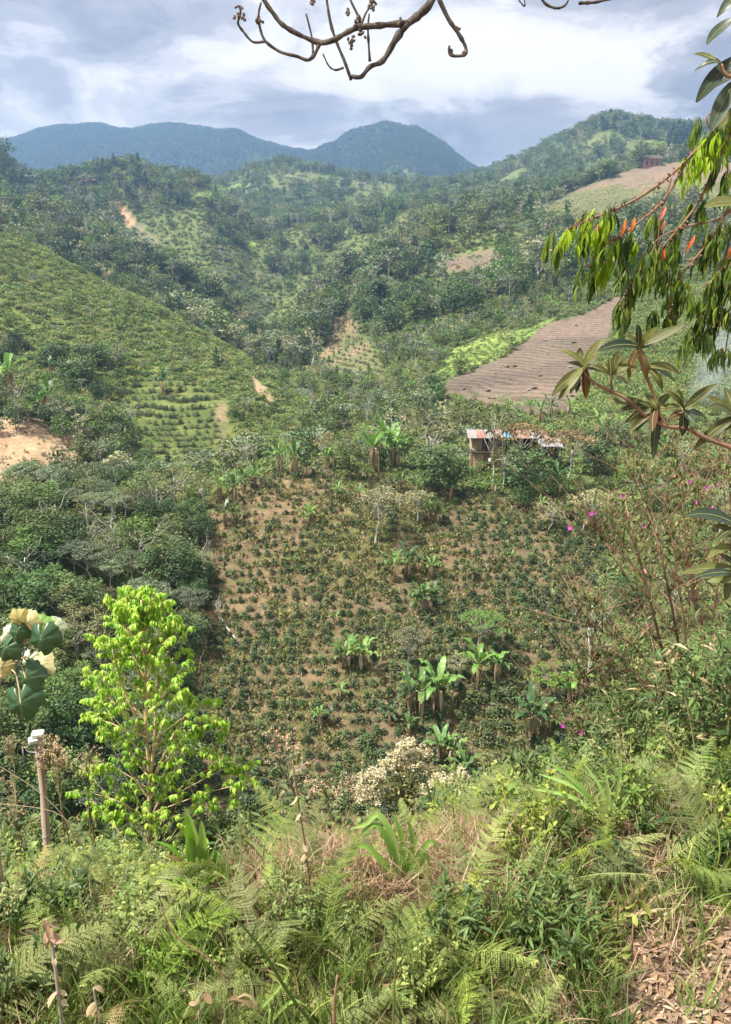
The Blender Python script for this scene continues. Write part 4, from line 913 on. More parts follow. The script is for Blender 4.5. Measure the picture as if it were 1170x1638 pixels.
for i in range(9):
    mt = [1, 0, 1, 0, 2, 0, 0, 1, 0][i]; xx = -6.6+rw*(i+0.5)
    V = [(xx-rw/2, -1.5, k_-0.05+0.01*(i % 2)), (xx+rw/2, -1.5, k_-0.05+0.01*(i % 2)), (xx+rw/2, 2.4, k_+0.72+0.01*(i % 2)), (xx-rw/2, 2.4, k_+0.72+0.01*(i % 2))]
    V += [(a, b, c-0.05) for a, b, c in V]
    M.raw(V, [(0, 1, 2, 3), (7, 6, 5, 4), (0, 4, 5, 1), (3, 2, 6, 7), (0, 3, 7, 4), (1, 5, 6, 2)], None, mt)
    V = [(xx-rw/2, 2.4, k_+0.72), (xx+rw/2, 2.4, k_+0.72), (xx+rw/2, 5.4, k_+0.2), (xx-rw/2, 5.4, k_+0.2)]; V += [(a, b, c-0.05) for a, b, c in V]
    M.raw(V, [(0, 1, 2, 3), (7, 6, 5, 4), (0, 4, 5, 1), (3, 2, 6, 7), (0, 3, 7, 4), (1, 5, 6, 2)], None, 0)
M.build('roof', [RUST, TINW, TINB], e)
M = MB(); M.box((0, -0.6, k_-2.45), (11.8, 1.7, 0.16)); fl = M.build('balcony', DARKW, e)
M = MB()
for i in range(7): M.box((-5.8+i*1.93, -1.35, (k_-2.4)/2-0.5+0.0), (0.14, 0.14, k_+1.6+0.0)) if i in (0, 6) else M.box((-5.8+i*1.93, -1.35, k_-1.25), (0.12, 0.12, 2.3))
M.build('post', DARKW, e)
for x_ in (-3.6, 0.3, 3.2):
    M = MB(); M.box((x_, 0.17, k_-1.35), (0.9, 0.08, 1.9)); wo_ = M.build('door', GLASSD, e); M = MB(); M.box((x_, 0.14, k_-0.36), (1.1, 0.12, 0.08)); M.build('lintel', DARKW, wo_)
for x_ in (-1.8, 4.9):
    M = MB(); M.box((x_, 0.17, k_-1.1), (0.9, 0.08, 0.8)); wo_ = M.build('window', GLASSD, e); M = MB(); M.box((x_, 0.13, k_-1.55), (1.1, 0.16, 0.07)); M.build('sill', DARKW, wo_)
M = MB(); M.box((1.7, 0.165, k_-1.2), (0.9, 0.07, 1.6)); M.build('panel', BRICK, e)
# annex
ax_ = at(880, 712, 131).x; az_ = at(880, 712, 131).z; ga = drop(ax_, 131); e = empty('tin_annex', (ax_, 131, ga), R(-3)); hA = az_-ga
tag(e, 'small open shed with pale grey tin roof right of the farmhouse', 'shed')
M = MB(); V = [(-1.9, -1.4, hA), (1.9, -1.4, hA), (1.9, 1.4, hA+0.85), (-1.9, 1.4, hA+0.85)]; V += [(a, b, c-0.05) for a, b, c in V]
M.raw(V, [(0, 1, 2, 3), (7, 6, 5, 4), (0, 4, 5, 1), (3, 2, 6, 7), (0, 3, 7, 4), (1, 5, 6, 2)]); M.build('roof', TINW, e)
M = MB(); M.box((0, 1.2, hA/2), (3.4, 0.1, hA+0.6)); M.build('wall', DARKW, e)
for sx in (-1, 1):
    M = MB(); M.box((sx*1.7, -1.2, hA/2-0.2), (0.12, 0.12, hA+0.3)); M.build('post', DARKW, e)
p = at(785, 741, 129.5); M = MB(); M.tube([(0, 0, 0), (0, 0, 0.75), (0, 0, 0.8)], [0.34, 0.36, 0.2], 12); o = M.build('white_drum', WHITE, None, True, (p.x, p.y, p.z)); tag(o, 'white plastic drum below the farmhouse wall', 'drum')
M = MB(); M.tube([(0, 0, drop(p.x, p.y)-p.z-0.2), (0, 0, 0)], [0.08, 0.08], 6); M.box((0, 0, -0.04), (0.9, 0.9, 0.08)); o = M.build('drum_stand', DARKW, None, False, (p.x, p.y, p.z)); tag(o, 'timber stand under the white drum by the farmhouse', 'stand')
def hut(px, base, wpx, hpx, wallm, roofm, label, ymin=300, rz=0.0, over=0.12, gable=False):
    p = hit(px, base, ymin); d = p.length; W = wpx/F*d; H = hpx/F*d; D_ = W*0.5
    e = empty('hut' if W < 20 else 'long_house', (p.x, p.y, p.z-0.2), rz); tag(e, label, 'house')
    M = MB(); M.box((0, D_/2, H*0.33), (W, D_, H*0.9)); M.build('wall', wallm, e)
    for i in range(3):
        M = MB(); M.box((-W*0.3+i*W*0.3, -0.04, H*0.35), (W*0.11, 0.1, H*0.34)); M.build('window', GLASSD, e)
    M = MB(); o_ = W*over
    V = [(-W/2-o_, -o_, H*0.74), (W/2+o_, -o_, H*0.74), (W/2+o_, D_/2, H*1.1), (-W/2-o_, D_/2, H*1.1), (W/2+o_, D_+o_, H*0.74), (-W/2-o_, D_+o_, H*0.74)]
    V += [(a, b, c-0.25) for a, b, c in V]
    M.raw(V, [(0, 1, 2, 3), (3, 2, 4, 5), (7, 6, 9, 8), (8, 9, 11, 10), (0, 6, 7, 1), (5, 4, 10, 11), (0, 3, 9, 6), (3, 5, 11, 9), (1, 7, 8, 2), (2, 8, 10, 4)])
    M.build('roof', roofm, e); return e
hut(1043, 267, 24, 15, BRICK, DARKW, 'brick hut with dark overhanging roof on top of the upper bare field')
hut(734, 352, 17, 13, ADOBE, RUST, 'small pinkish walled hut among trees on the middle right slope')
hut(44, 291, 20, 10, WHITE, TINW, 'white walled house on the left ridge crest', rz=0.2)
hut(312, 293, 26, 6, WHITE, TINW, 'long white roofed house on the saddle, left one', over=0.03)
hut(354, 294, 14, 6, ADOBE, TINW, 'short white roofed house on the saddle, right one', over=0.04)
hut(142, 296, 16, 8, DARKW, RUST, 'dark timber hut on the left ridge behind trees')
hut(578, 262+36, 9, 5, WHITE, TINW, 'tiny white house on the far middle ridge', ymin=900)
# turquoise tarp
p = hit(1071, 457, 180); M = MB(); M.raw([(-2.6, 0, 0.2), (2.6, 0, 0.2), (2.4, 0.9, 1.2), (0, 1.0, 1.5), (-2.5, 0.8, 1.1), (0, -0.1, 0.25)], [(0, 5, 3, 4), (5, 1, 2, 3)]); o = M.build('tarp', plain_mat('turquoise_sheet', (0.05, 0.48, 0.46), (0.08, 0.40, 0.40), 0.5), None, False, p)
o.modifiers.new('thick', 'SOLIDIFY').thickness = 0.03; tag(o, 'turquoise tarpaulin at the top of the green crop slope', 'tarpaulin')
# log and dead trunk on the field edge
for (a, b, r, lb) in (((352, 990), (384, 1034), 0.11, 'pale fallen log lying down the left field edge'), ((300, 1165), (330, 1143), 0.12, 'broken pale log low on the left field edge'), ((318, 1080), (330, 1020), 0.08, 'thin grey pole lying in the left field edge')):
    A, B = hit(*a, 60), hit(*b, 60); M = MB(); limb(M, (0, 0, 0.25), B-A+Vector((0, 0, 0.15)), r, r*0.7, 5, 0.02, 6); o = M.build('fallen_log', BARKP, None, True, A); tag(o, lb, 'log')
# clods and stones on the ploughed field
for k in range(46):
    px, py = 715+230*rng.random(), 520+125*rng.random()
    if not inpoly(px, py, PLOUGH): continue
    p = hit(px, py, 180); M = MB(); s_ = 0.35+0.45*rng.random(); V = rdir(8)*s_*np.array([1.6, 0.7, 0.6]); T_, _, _ = None, 0, 0
    M.tube([(-s_*1.3, 0, 0.1), (-s_*0.5, 0.1, s_*0.4), (s_*0.4, 0, s_*0.35), (s_*1.2, 0, 0.05)], [s_*0.1, s_*0.45, s_*0.4, s_*0.1], 5, 0)
    o = M.build('brushwood_heap', DARKW if k % 3 else BARK, None, False, p); o.rotation_euler.z = rng.random()*0.6; tag(o, 'small heap of brushwood on the dark ploughed field', 'brushwood heap', 'brushwood heaps on the ploughed field')
# ridge trees one can name
RT = [('eucalyptus_tree', 962, 206, 190, 10), ('eucalyptus_tree', 968, 205, 194, 9), ('eucalyptus_tree', 983, 205, 188, 8), ('eucalyptus_tree', 992, 206, 195, 8), ('eucalyptus_tree', 1013, 208, 194, 9), ('eucalyptus_tree', 1003, 207, 199, 6)]
for k, (sp, px, b_, t_, w_) in enumerate(RT):
    tree(sp, hit(px, b_+2, 1150), (b_-t_)/F*1320*1.15, w_/F*1320*1.1, 'slim dark tree standing on the top of the right hand summit', 'tree', 'trees along the summit at right', 'mid', k % 3)
for k in range(15):
    px = 1066+42*rng.random(); b_ = 243+10*rng.random()
    p = hit(px, b_, 650); tree('eucalyptus_tree', p, (34+14*rng.random())/F*p.length, 14/F*p.length, 'tall eucalyptus in the dark group above the upper bare field', 'tree', 'eucalyptus group above the upper field', 'mid', k % 3)
ptree('dark_tree', 992, 272, 250, 17, 'round dark tree beside the brick hut', 500)
for k in range(20):
    f = k/19; px = 868+135*f; py = 326-58*f+rng.normal()*2; p = hit(px, py, 500)
    tree(['broadleaf_tree', 'cream_round_tree', 'dark_tree'][k % 3], p, (15+6*rng.random())/F*p.length, (18+6*rng.random())/F*p.length, 'hedge tree along the left edge of the upper bare field', 'tree', 'hedge trees along the upper field', 'mid', k % 2)
for k, (px, b_, t_, w_) in enumerate([(184, 276, 250, 9), (214, 276, 252, 12), (222, 276, 250, 11), (232, 277, 262, 12), (176, 280, 264, 14), (100, 288, 268, 18), (84, 290, 274, 14), (120, 288, 276, 12), (140, 284, 268, 16), (160, 283, 266, 20), (196, 280, 262, 14), (8, 290, 232, 34)]):
    ptree('eucalyptus_tree' if w_ < 13 else 'dark_tree', px, b_+3, t_, w_, 'tree standing on the crest of the left ridge' if px > 20 else 'large dark tree at the left end of the ridge', 500, group='trees on the left crest' if px > 20 else None)

# ------------------------------------------------------------ foreground plants
def ribbon(M, pts, widths, mat=0, fold=0.25, rnd=None, normal=None, twist=0.0):
    """a leaf along a path: midrib with two halves"""
    pts = np.asarray(pts, float); n = len(pts); t = np.gradient(pts, axis=0); t /= np.maximum(np.linalg.norm(t, axis=1, keepdims=True), 1e-9)
    nn_ = np.array(normal if normal is not None else (0, 0, 1.0), float); V = []
    for i in range(n):
        s_ = np.cross(t[i], nn_); ls_ = np.linalg.norm(s_); s_ = s_/ls_ if ls_ > 0.05 else np.array([1.0, 0, 0]); u = np.cross(s_, t[i])
        a = twist*i/n; s2 = s_*math.cos(a)+u*math.sin(a); u2 = np.cross(s2, t[i]); w_ = widths[i]*0.5
        V += [pts[i]-s2*w_+u2*w_*fold, pts[i], pts[i]+s2*w_+u2*w_*fold]
    Q = []
    for i in range(n-1):
        b = i*3; Q += [(b, b+1, b+4, b+3), (b+1, b+2, b+5, b+4)]
    M.raw(V, Q, None, mat, random.random() if rnd is None else rnd)
def curve(P, n=8):
    """smooth path through points"""
    P = np.asarray(P, float); k = np.arange(len(P)); x = np.linspace(0, len(P)-1, n); out = np.zeros((n, 3))
    for i, xx in enumerate(x):
        j = min(int(xx), len(P)-2); f = xx-j; p0, p1, p2, p3 = P[max(j-1, 0)], P[j], P[j+1], P[min(j+2, len(P)-1)]
        out[i] = 0.5*((2*p1)+(p2-p0)*f+(2*p0-5*p1+4*p2-p3)*f*f+(3*p1-p0-3*p2+p3)*f**3)
    return out
def pix(lst, Y): return [np.array(at(a, b, Y+(c[0] if c else 0))) for a, b, *c in lst]
LANCE = lambda n: [max(0.04, math.sin(math.pi*min(1, (i/(n-1))*0.9+0.08))**0.8) for i in range(n)]
YG = leaf_mat('leaf_yellowgreen', [(0.11, 0.28, 0.010), (0.22, 0.46, 0.018), (0.40, 0.60, 0.035), (0.62, 0.68, 0.08)], 0.5, 0.4, 0.4)
FERNM = leaf_mat('leaf_fern', [(0.09, 0.14, 0.022), (0.18, 0.25, 0.038), (0.33, 0.39, 0.08)], 0.35, k=1.0, instvary=0.7, alt=[(0.13, 0.17, 0.05), (0.20, 0.24, 0.08), (0.30, 0.31, 0.13)])
GRASSM = leaf_mat('leaf_grass', [(0.06, 0.11, 0.02), (0.11, 0.18, 0.035), (0.24, 0.29, 0.08)], 0.35, instvary=0.7)
STRAW = leaf_mat('dry_straw', [(0.20, 0.135, 0.07), (0.33, 0.24, 0.135), (0.48, 0.38, 0.25)], 0.3, 0.8)
PINKDRY = leaf_mat('dry_pinkish', [(0.28, 0.16, 0.10), (0.42, 0.27, 0.18), (0.55, 0.40, 0.30)], 0.3, 0.8)
CORNM = leaf_mat('leaf_corn', [(0.17, 0.34, 0.05), (0.28, 0.48, 0.08), (0.45, 0.60, 0.20)], 0.45, 0.35, 0.5)
WEEDM = leaf_mat('leaf_weed', [(0.07, 0.14, 0.022), (0.14, 0.24, 0.035), (0.24, 0.34, 0.06)], 0.38, alt=[(0.13, 0.18, 0.03), (0.23, 0.29, 0.05), (0.36, 0.40, 0.09)])
NARROW = leaf_mat('leaf_narrow', [(0.03, 0.065, 0.015), (0.07, 0.12, 0.03), (0.14, 0.20, 0.05)], 0.3, 0.45)
HANGM = leaf_mat('leaf_hanging', [(0.03, 0.06, 0.02), (0.06, 0.12, 0.03), (0.13, 0.22, 0.045), (0.26, 0.36, 0.06)], 0.5, 0.45, 0.35, blotch=45)
HANGB = leaf_mat('leaf_hanging_young', [(0.20, 0.36, 0.03), (0.32, 0.48, 0.05)], 0.5)
HANGO = leaf_mat('leaf_hanging_orange', [(0.60, 0.12, 0.04), (0.72, 0.25, 0.08), (0.70, 0.30, 0.22)], 0.4)
THICK = leaf_mat('leaf_thick', [(0.045, 0.055, 0.014), (0.085, 0.095, 0.020), (0.14, 0.15, 0.03)], 0.22, 0.5, 0.3, blotch=45)
THICKD = leaf_mat('leaf_thick_dark', [(0.018, 0.034, 0.020), (0.04, 0.065, 0.042)], 0.15, 0.45, 0.35, blotch=45)
THICKP = leaf_mat('leaf_thick_brown', [(0.10, 0.05, 0.025), (0.20, 0.13, 0.05)], 0.3)
BIGD = leaf_mat('leaf_big_dark', [(0.025, 0.075, 0.03), (0.045, 0.11, 0.045)], 0.25, 0.4, 0.5, instvary=0.05, blotch=38)
BIGY = leaf_mat('leaf_big_pale', [(0.48, 0.42, 0.14), (0.55, 0.52, 0.28)], 0.35, 0.5, 0.4, instvary=0.05, blotch=38)
BIGW = leaf_mat('leaf_big_white', [(0.42, 0.50, 0.34), (0.50, 0.57, 0.42)], 0.35, 0.5, 0.4, instvary=0.05, blotch=38)
BIGG = leaf_mat('leaf_big_green', [(0.16, 0.32, 0.06), (0.20, 0.36, 0.08)], 0.4, 0.45, 0.4, instvary=0.05, blotch=38)
TWIG = bark_mat('twig_brown', (0.12, 0.07, 0.045), (0.24, 0.15, 0.10), 30); REDTW = bark_mat('twig_red', (0.15, 0.08, 0.05), (0.31, 0.19, 0.13), 20); TANTW = bark_mat('twig_tan', (0.22, 0.16, 0.10), (0.40, 0.31, 0.21), 20); BAREB = bark_mat('bare_branch', (0.022, 0.018, 0.015), (0.15, 0.13, 0.115), 40, bump=1.0)
YBARK = bark_mat('young_bark', (0.38, 0.28, 0.14), (0.58, 0.47, 0.28), 14); POSTM = bark_mat('post_wood', (0.28, 0.20, 0.15), (0.52, 0.42, 0.34), 9, 0.95, 8, 0.8)
MAG = leaf_mat('petal_magenta', [(0.55, 0.04, 0.50), (0.70, 0.09, 0.62)], 0.4, 0.5); CREAMF = leaf_mat('flower_cream', [(0.42, 0.34, 0.20), (0.58, 0.50, 0.34), (0.72, 0.66, 0.50)], 0.3, 0.9); BROWNF = leaf_mat('flower_brown', [(0.36, 0.22, 0.13), (0.52, 0.36, 0.24), (0.66, 0.50, 0.36)], 0.3, 0.9)

# young yellow green tree at the left
Y0 = 7.0; bp_ = at(240, 1402, Y0); root = Vector((bp_.x, Y0, float(near_z(bp_.x, Y0))-0.1))
e = empty('young_tree', root); tag(e, 'slim young tree with bright yellow green drooping leaves at left', 'tree')
rel = lambda lst, Y=Y0: [np.array(at(a, b, Y+(c[0] if c else 0)))-np.array(root) for a, b, *c in lst]
T = MB(); trunk = curve([np.array([0, 0, 0])]+rel([(238, 1330), (240, 1250), (234, 1170), (234, 1090), (228, 1000), (226, 960)]), 16); T.tube(trunk, np.linspace(0.024, 0.007, 16), 8)
T.tube(curve(rel([(240, 1250), (248, 1180), (250, 1100), (252, 1020, .2)]), 9), np.linspace(0.018, 0.006, 9), 6); T.tube(curve(rel([(236, 1190), (214, 1140), (196, 1095), (180, 1040, -.2)]), 9), np.linspace(0.016, 0.006, 9), 6)
T.tube(curve(rel([(238, 1270), (256, 1225), (275, 1180), (300, 1140, .2)]), 8), np.linspace(0.02, 0.006, 8), 6)
T.build('trunk', YBARK, e, True)
TW, L = MB(), MB()
def spray(M, TWm, pts, n, size, tmpl, mat=0, hang=1.0, spread=0.5, r=0.004, rnd=None, f0=0.15, wf=None, twmat=0):
    pts = np.asarray(pts); TWm.tube(pts, np.linspace(r, r*0.4, len(pts)), 4, twmat)
    s_ = f0+(1-f0)*(np.arange(n)+rng.random(n)*0.6)/n; x = s_*(len(pts)-1); j = np.clip(x.astype(int), 0, len(pts)-2); f = (x-j)[:, None]; P = pts[j]*(1-f)+pts[j+1]*f
    tdir = pts[j+1]-pts[j]; tdir /= np.maximum(np.linalg.norm(tdir, axis=1, keepdims=True), 1e-6); sd = np.cross(tdir, UP); sd *= np.where(np.arange(n) % 2, 1, -1)[:, None]
    D = sd*spread+tdir*0.35-UP*hang+rdir(n)*0.22; Nn = sd*0.6+UP*0.5+rdir(n)*0.5
    M.inst(tmpl, P, D, Nn, size*(0.75+0.5*rng.random(n)), mat, rnd, wf)
YL = blade(3, lambda s: (0.25, 1, 0.8, 0.03)[int(round(s*3))], 0.9, 0.25, 0, 0.40)
prof = [(948, 28, 1), (970, 62, 1), (1000, 84, 1), (1030, 82, 1), (1060, 86, 1), (1090, 90, .8), (1120, 88, .40), (1150, 90, .35), (1180, 90, .35), (1210, 90, .3), (1240, 110, .3), (1270, 110, .3), (1300, 90, .2), (1330, 60, 0.15)]
def twigs(c, n, ln):
    """small leafy twigs all round a branch, leaves hanging"""
    TW.tube(c, np.linspace(0.0045, 0.0016, len(c)), 4)
    for q in range(n):
        a = c[rng.integers(len(c)//3, len(c))]; d = rdir(1)[0]*np.array([1, 1, 0.5])+UP*0.35+(c[-1]-c[0])/np.linalg.norm(c[-1]-c[0])*0.7; b_ = a+d/np.linalg.norm(d)*ln*(0.6+0.6*rng.random())
        spray(L, TW, np.array([a, (a+b_)/2+UP*0.012, b_-UP*0.01]), 13, 0.054, YL, 0, 1.0, 0.55, 0.0020, None, 0.25, 0.9)
for k in range(200):
    py = 948+400*rng.random()**1.5; hw = np.interp(py, [q[0] for q in prof], [q[1] for q in prof]); dn = np.interp(py, [q[0] for q in prof], [q[2] for q in prof])
    if rng.random() > dn*1.25: continue
    off = (rng.random()*2-1); off = math.copysign(abs(off)**0.8, off)*hw; dz = rng.normal()*0.30*(hw/90); cx_ = 228+off*0.92+(14 if py > 1130 else 0)
    tip = rel([(cx_, py, dz)])[0]; jt = np.interp(py+45+0.55*abs(off), [960, 1000, 1090, 1170, 1250, 1330, 1420], [15, 13, 11, 8, 5, 2.5, 0]); st = trunk[int(np.clip(jt, 0, 15))]
    twigs(curve([st, st*0.45+tip*0.55+UP*0.015, tip], 7), 5, 0.12)
for a in ([(250, 1180), (290, 1150), (322, 1128), (338, 1125)], [(248, 1210), (290, 1180), (330, 1162), (345, 1160)], [(245, 1290), (310, 1255), (360, 1230), (398, 1225)], [(245, 1300), (320, 1272), (370, 1258), (400, 1250)], [(330, 1215), (345, 1195), (352, 1172), (350, 1160)], [(236, 1260), (190, 1232), (160, 1225), (135, 1240)], [(236, 1310), (190, 1282), (150, 1270), (122, 1268)], [(236, 1150), (190, 1128), (160, 1122), (140, 1125)], [(236, 1180), (180, 1158), (150, 1148), (134, 1148)], [(240, 1320), (300, 1300), (350, 1290), (380, 1285)], [(236, 1240), (200, 1200), (180, 1178), (165, 1170)], [(240, 1330), (200, 1310), (150, 1300)], [(300, 1250), (340, 1230), (380, 1240)], [(290, 1200), (320, 1200), (350, 1215)]):
    twigs(curve(rel([(x, y, rng.normal()*0.12) for x, y in a]), 12), 14, 0.11)
TW.build('branches', YBARK, e.children[0]); L.build('leaves', YG, e, True)

# fence post with white cap
Yp = 6.0; pt, pb = at(61, 1176, Yp), at(78, 1402, Yp-0.1); gz_ = float(near_z(pb.x, pb.y)); e = empty('fence_post', (pb.x, pb.y, gz_-0.1))
tag(e, 'weathered timber fence post with a white cap', 'fence post'); o_ = np.array([pb.x, pb.y, gz_-0.1]); M = MB()
pp_ = curve([np.array([0, 0, -0.1]), (np.array(pb)-o_), (np.array(pt)-o_)*0.5+(np.array(pb)-o_)*0.5+np.array([0.012, 0, 0]), np.array(pt)-o_], 12)
M.tube(pp_, 0.033*(1+0.09*rng.normal(size=12)), 10); M.build('post', POSTM, e, True)
M = MB(); tp = pp_[-1]; M.box(tp+np.array([0, 0, 0.012]), (0.095, 0.085, 0.035), 0.2); M.box(tp+np.array([-0.03, -0.03, -0.03]), (0.075, 0.08, 0.04), 0.4); b = M.build('cap', WHITE, e); b.modifiers.new('b', 'BEVEL').width = 0.008
WIRE = plain_mat('wire', (0.30, 0.30, 0.31), (0.18, 0.14, 0.12), 0.5, 20, 0.5, 0.7)
for f, pts in ((0.93, [(-0.11, 0.0, 0.0), (-0.07, -0.05, 0.012), (0, -0.055, 0.006), (0.06, -0.04, 0.02), (0.1, -0.02, 0.005)]), (0.62, [(-0.06, 0, 0), (0, -0.053, 0.004), (0.06, 0, 0.01)]), (0.40, [(-0.06, 0, 0), (0, -0.054, 0.003), (0.07, 0, 0.0)])):
    M = MB(); c_ = pp_[int(f*11)]; M.tube([c_+np.array(q) for q in pts], 0.0035, 5); M.build('wire_tie', WIRE, e, True)

# big leaved plant at the left edge
def palm_leaf(M, c, R_, droop_dir, nrm, mat=0, lobes=5):
    n = 40; an = np.linspace(-math.pi, math.pi, n, endpoint=False); t = np.array(droop_dir, float); t /= np.linalg.norm(t); z = np.array(nrm, float); z -= t*z.dot(t); z /= np.linalg.norm(z); x = np.cross(t, z)
    rr = R_*(0.84+0.09*np.abs(np.cos(an*2.5))+0.035*np.cos(an*17+rng.random()*6)+0.03*np.cos(an*11+rng.random()*6)); rr = rr*(1-0.72*np.exp(-((np.abs(an)-math.pi)/0.20)**2))*(1+0.20*np.exp(-(an/0.22)**2)+0.10*np.exp(-((np.abs(an)-1.1)/0.2)**2))
    V = [np.array(c)]; Q = []; F3 = []; K = 4
    for k in range(1, K+1):
        f = k/K
        for i in range(n):
            r_ = rr[i]*f; V.append(np.array(c)+t*math.cos(an[i])*r_+x*math.sin(an[i])*r_+z*(-0.40*R_*f*f-0.34*R_*f*abs(math.sin(an[i]))+0.05*R_*f*abs(math.sin(an[i]*2.5))+0.05*R_*f*math.sin(an[i]*7+c[0]*99)))
    for i in range(n):
        F3.append((0, 1+i, 1+(i+1) % n))
        for k in range(K-1): a0 = 1+k*n; Q.append((a0+i, a0+n+i, a0+n+(i+1) % n, a0+(i+1) % n))
    M.raw(V, Q, F3, mat, random.random())
    for a in (-1.9, -1.2, -0.6, 0, 0.6, 1.2, 1.9):      # pale veins standing proud
        l = R_*0.85*(1-0.12*abs(a)); M.tube([np.array(c)+z*0.002+(t*math.cos(a)+x*math.sin(a))*l*f+z*(-0.40*R_*f*f-0.34*R_*f*abs(math.sin(a))+0.05*R_*f*abs(math.sin(a*2.5))+0.05*R_*f*math.sin(a*7+c[0]*99)+0.0015) for f in (0, .33, .66, .95)], [R_*0.013, R_*0.009, R_*0.006, R_*0.002], 4, 5)
Yb = 3.1; e0 = at(-25, 1210, Yb); e = empty('big_leaved_plant', (e0.x, e0.y, float(near_z(e0.x, e0.y))-0.05)); tag(e, 'big leaved plant with pale, yellow and dark leaves leaning in above the post', 'plant'); o_ = np.array(e.location)
S_ = MB(); L = MB(); hub = np.array(at(22, 1050, Yb))-o_; hub2 = np.array(at(50, 1020, Yb))-o_
S_.tube(curve([(0, 0, 0), np.array(at(-22, 1180, Yb))-o_, hub, hub2], 14), np.linspace(0.014, 0.006, 14), 6)
for (px, py, r_, mt, dx, dz, dy) in ((44, 996, 26, 1, 0.5, 0.9, -.1), (30, 992, 22, 1, -0.4, 0.8, -.1), (62, 1000, 28, 3, 0.4, -0.3, 0), (14, 1012, 26, 2, -0.7, -0.5, -.05), (84, 1006, 28, 2, 0.6, -0.8, .05), (27, 1010, 27, 0, -0.1, -1, -.1), (66, 1022, 36, 0, 0.1, -1, -.16), (44, 1058, 26, 2, -0.2, -1, .08), (10, 1036, 30, 0, -0.5, -0.8, -.1), (60, 1064, 34, 1, 0.9, -0.3, .06), (80, 1020, 26, 0, 0.6, -0.8, 0.05), (41, 1084, 38, 0, 0.4, -0.8, -.1), (33, 1124, 42, 0, 0.3, -0.9, -.14), (2, 1068, 24, 1, 0, -1, -.05)):
    c = np.array(at(px, py, Yb+dy))-o_; R_ = r_/F*Yb*0.82; palm_leaf(L, c, R_, (dx, -0.15, dz), (0.1*rng.normal()-0.1, -0.85, 0.55), mt)
    h_ = hub if py > 1040 else hub2; S_.tube(curve([h_-np.array([0.03, 0, 0.05])*(1 if py > 1060 else 0), (h_+c)/2+np.array([0, 0, 0.02]), c], 5), [0.0035]*5, 4)
S_.build('stem', TANTW, e); VEIN = plain_mat('leaf_vein', (0.08, 0.14, 0.06), (0.07, 0.12, 0.05)); L.build('leaves', [BIGD, BIGY, BIGW, BIGG, BIGD, VEIN], e, True)

# overhanging bare branch at the top
def tree_branch(name, label, Y, lines, mat, extra=None, cat='branch'):
    p0 = np.array(at(*lines[0][0][0][:2], Y)); e = empty(name, p0); tag(e, label, cat); M = MB()
    for pts, r0, r1 in lines:
        P_ = np.array([np.array(at(q[0], q[1], Y+(q[2] if len(q) > 2 else 0)))-p0 for q in pts]); n = len(pts)*4; c = curve(P_, n); rr = np.linspace(r0, r1, n)/F*Y*(0.8 if name == 'bare_branch' else 0.9)*(1+0.12*rng.normal(size=n)); M.tube(c, rr, 7)
    M.build('wood', mat, e, True); return e, p0
BR = [([(705, -60, .3), (690, 0), (673, 22), (651, 40), (633, 64), (613, 97), (592, 107), (578, 123), (562, 122)], 8.0, 3.6), ([(655, 36), (615, 40), (570, 45), (534, 64, -.05), (512, 68), (482, 57), (453, 40), (438, 22), (423, 0), (410, -30)], 5.6, 3.6),
      ([(512, 68), (504, 86), (493, 96), (475, 90), (449, 83), (425, 66), (416, 44), (414, 22), (418, 4)], 3.9, 1.6), ([(425, 66), (405, 67), (390, 51), (381, 37), (385, 22), (383, 10), (376, 13)], 2.6, 1.6), ([(501, 86), (499, 59), (490, 22)], 2.4, 1.5),
      ([(562, 128), (552, 99), (541, 73), (530, 40), (523, 0), (520, -30)], 3.3, 2.0), ([(550, 108), (537, 112), (526, 105), (517, 86)], 2.2, 1.4), ([(592, 98), (589, 48), (591, 22)], 2.6, 1.5), ([(699, -10), (717, 29), (732, 51), (745, 75), (743, 88), (721, 88), (719, 73)], 4.2, 2.2),
      ([(572, 42), (574, 28), (561, 0), (556, -20)], 2.4, 1.6), ([(578, 42), (585, 22), (596, 4), (600, -20)], 2.2, 1.5), ([(860, -20), (870, 3), (885, 12), (898, 12), (908, 3), (915, -20)], 2.8, 1.8), ([(926, 5), (955, 3), (985, -4)], 3.0, 2.2), ([(830, 0), (840, 10), (838, -6)], 1.6, 1.0)]
e, p0 = tree_branch('bare_branch', 'bare knobbly branch hanging into the sky at the top', 3.0, BR, BAREB)
M = MB()
for (px, py, n, s_) in ((574, 34, 14, 9), (563, 66, 14, 9), (596, 6, 16, 10), (416, 33, 12, 7), (390, 30, 4, 4), (378, 26, 4, 4), (577, 50, 8, 8), (640, 36, 8, 8), (500, 4, 7, 6), (743, 86, 5, 5), (722, 84, 6, 5), (385, 12, 4, 3), (734, 46, 3, 4), (556, 20, 5, 6)):
    for k in range(n):
        a = np.array(at(px+rng.normal()*s_*0.45, py+rng.normal()*s_*0.6, 3.0+0.02*rng.normal()))-p0; d = rdir(1)[0]*0.006; M.tube([a-d, a, a+d], [0.002, 0.0055, 0.002], 6)
M.build('seed_pods', BARKD, e.children[0])

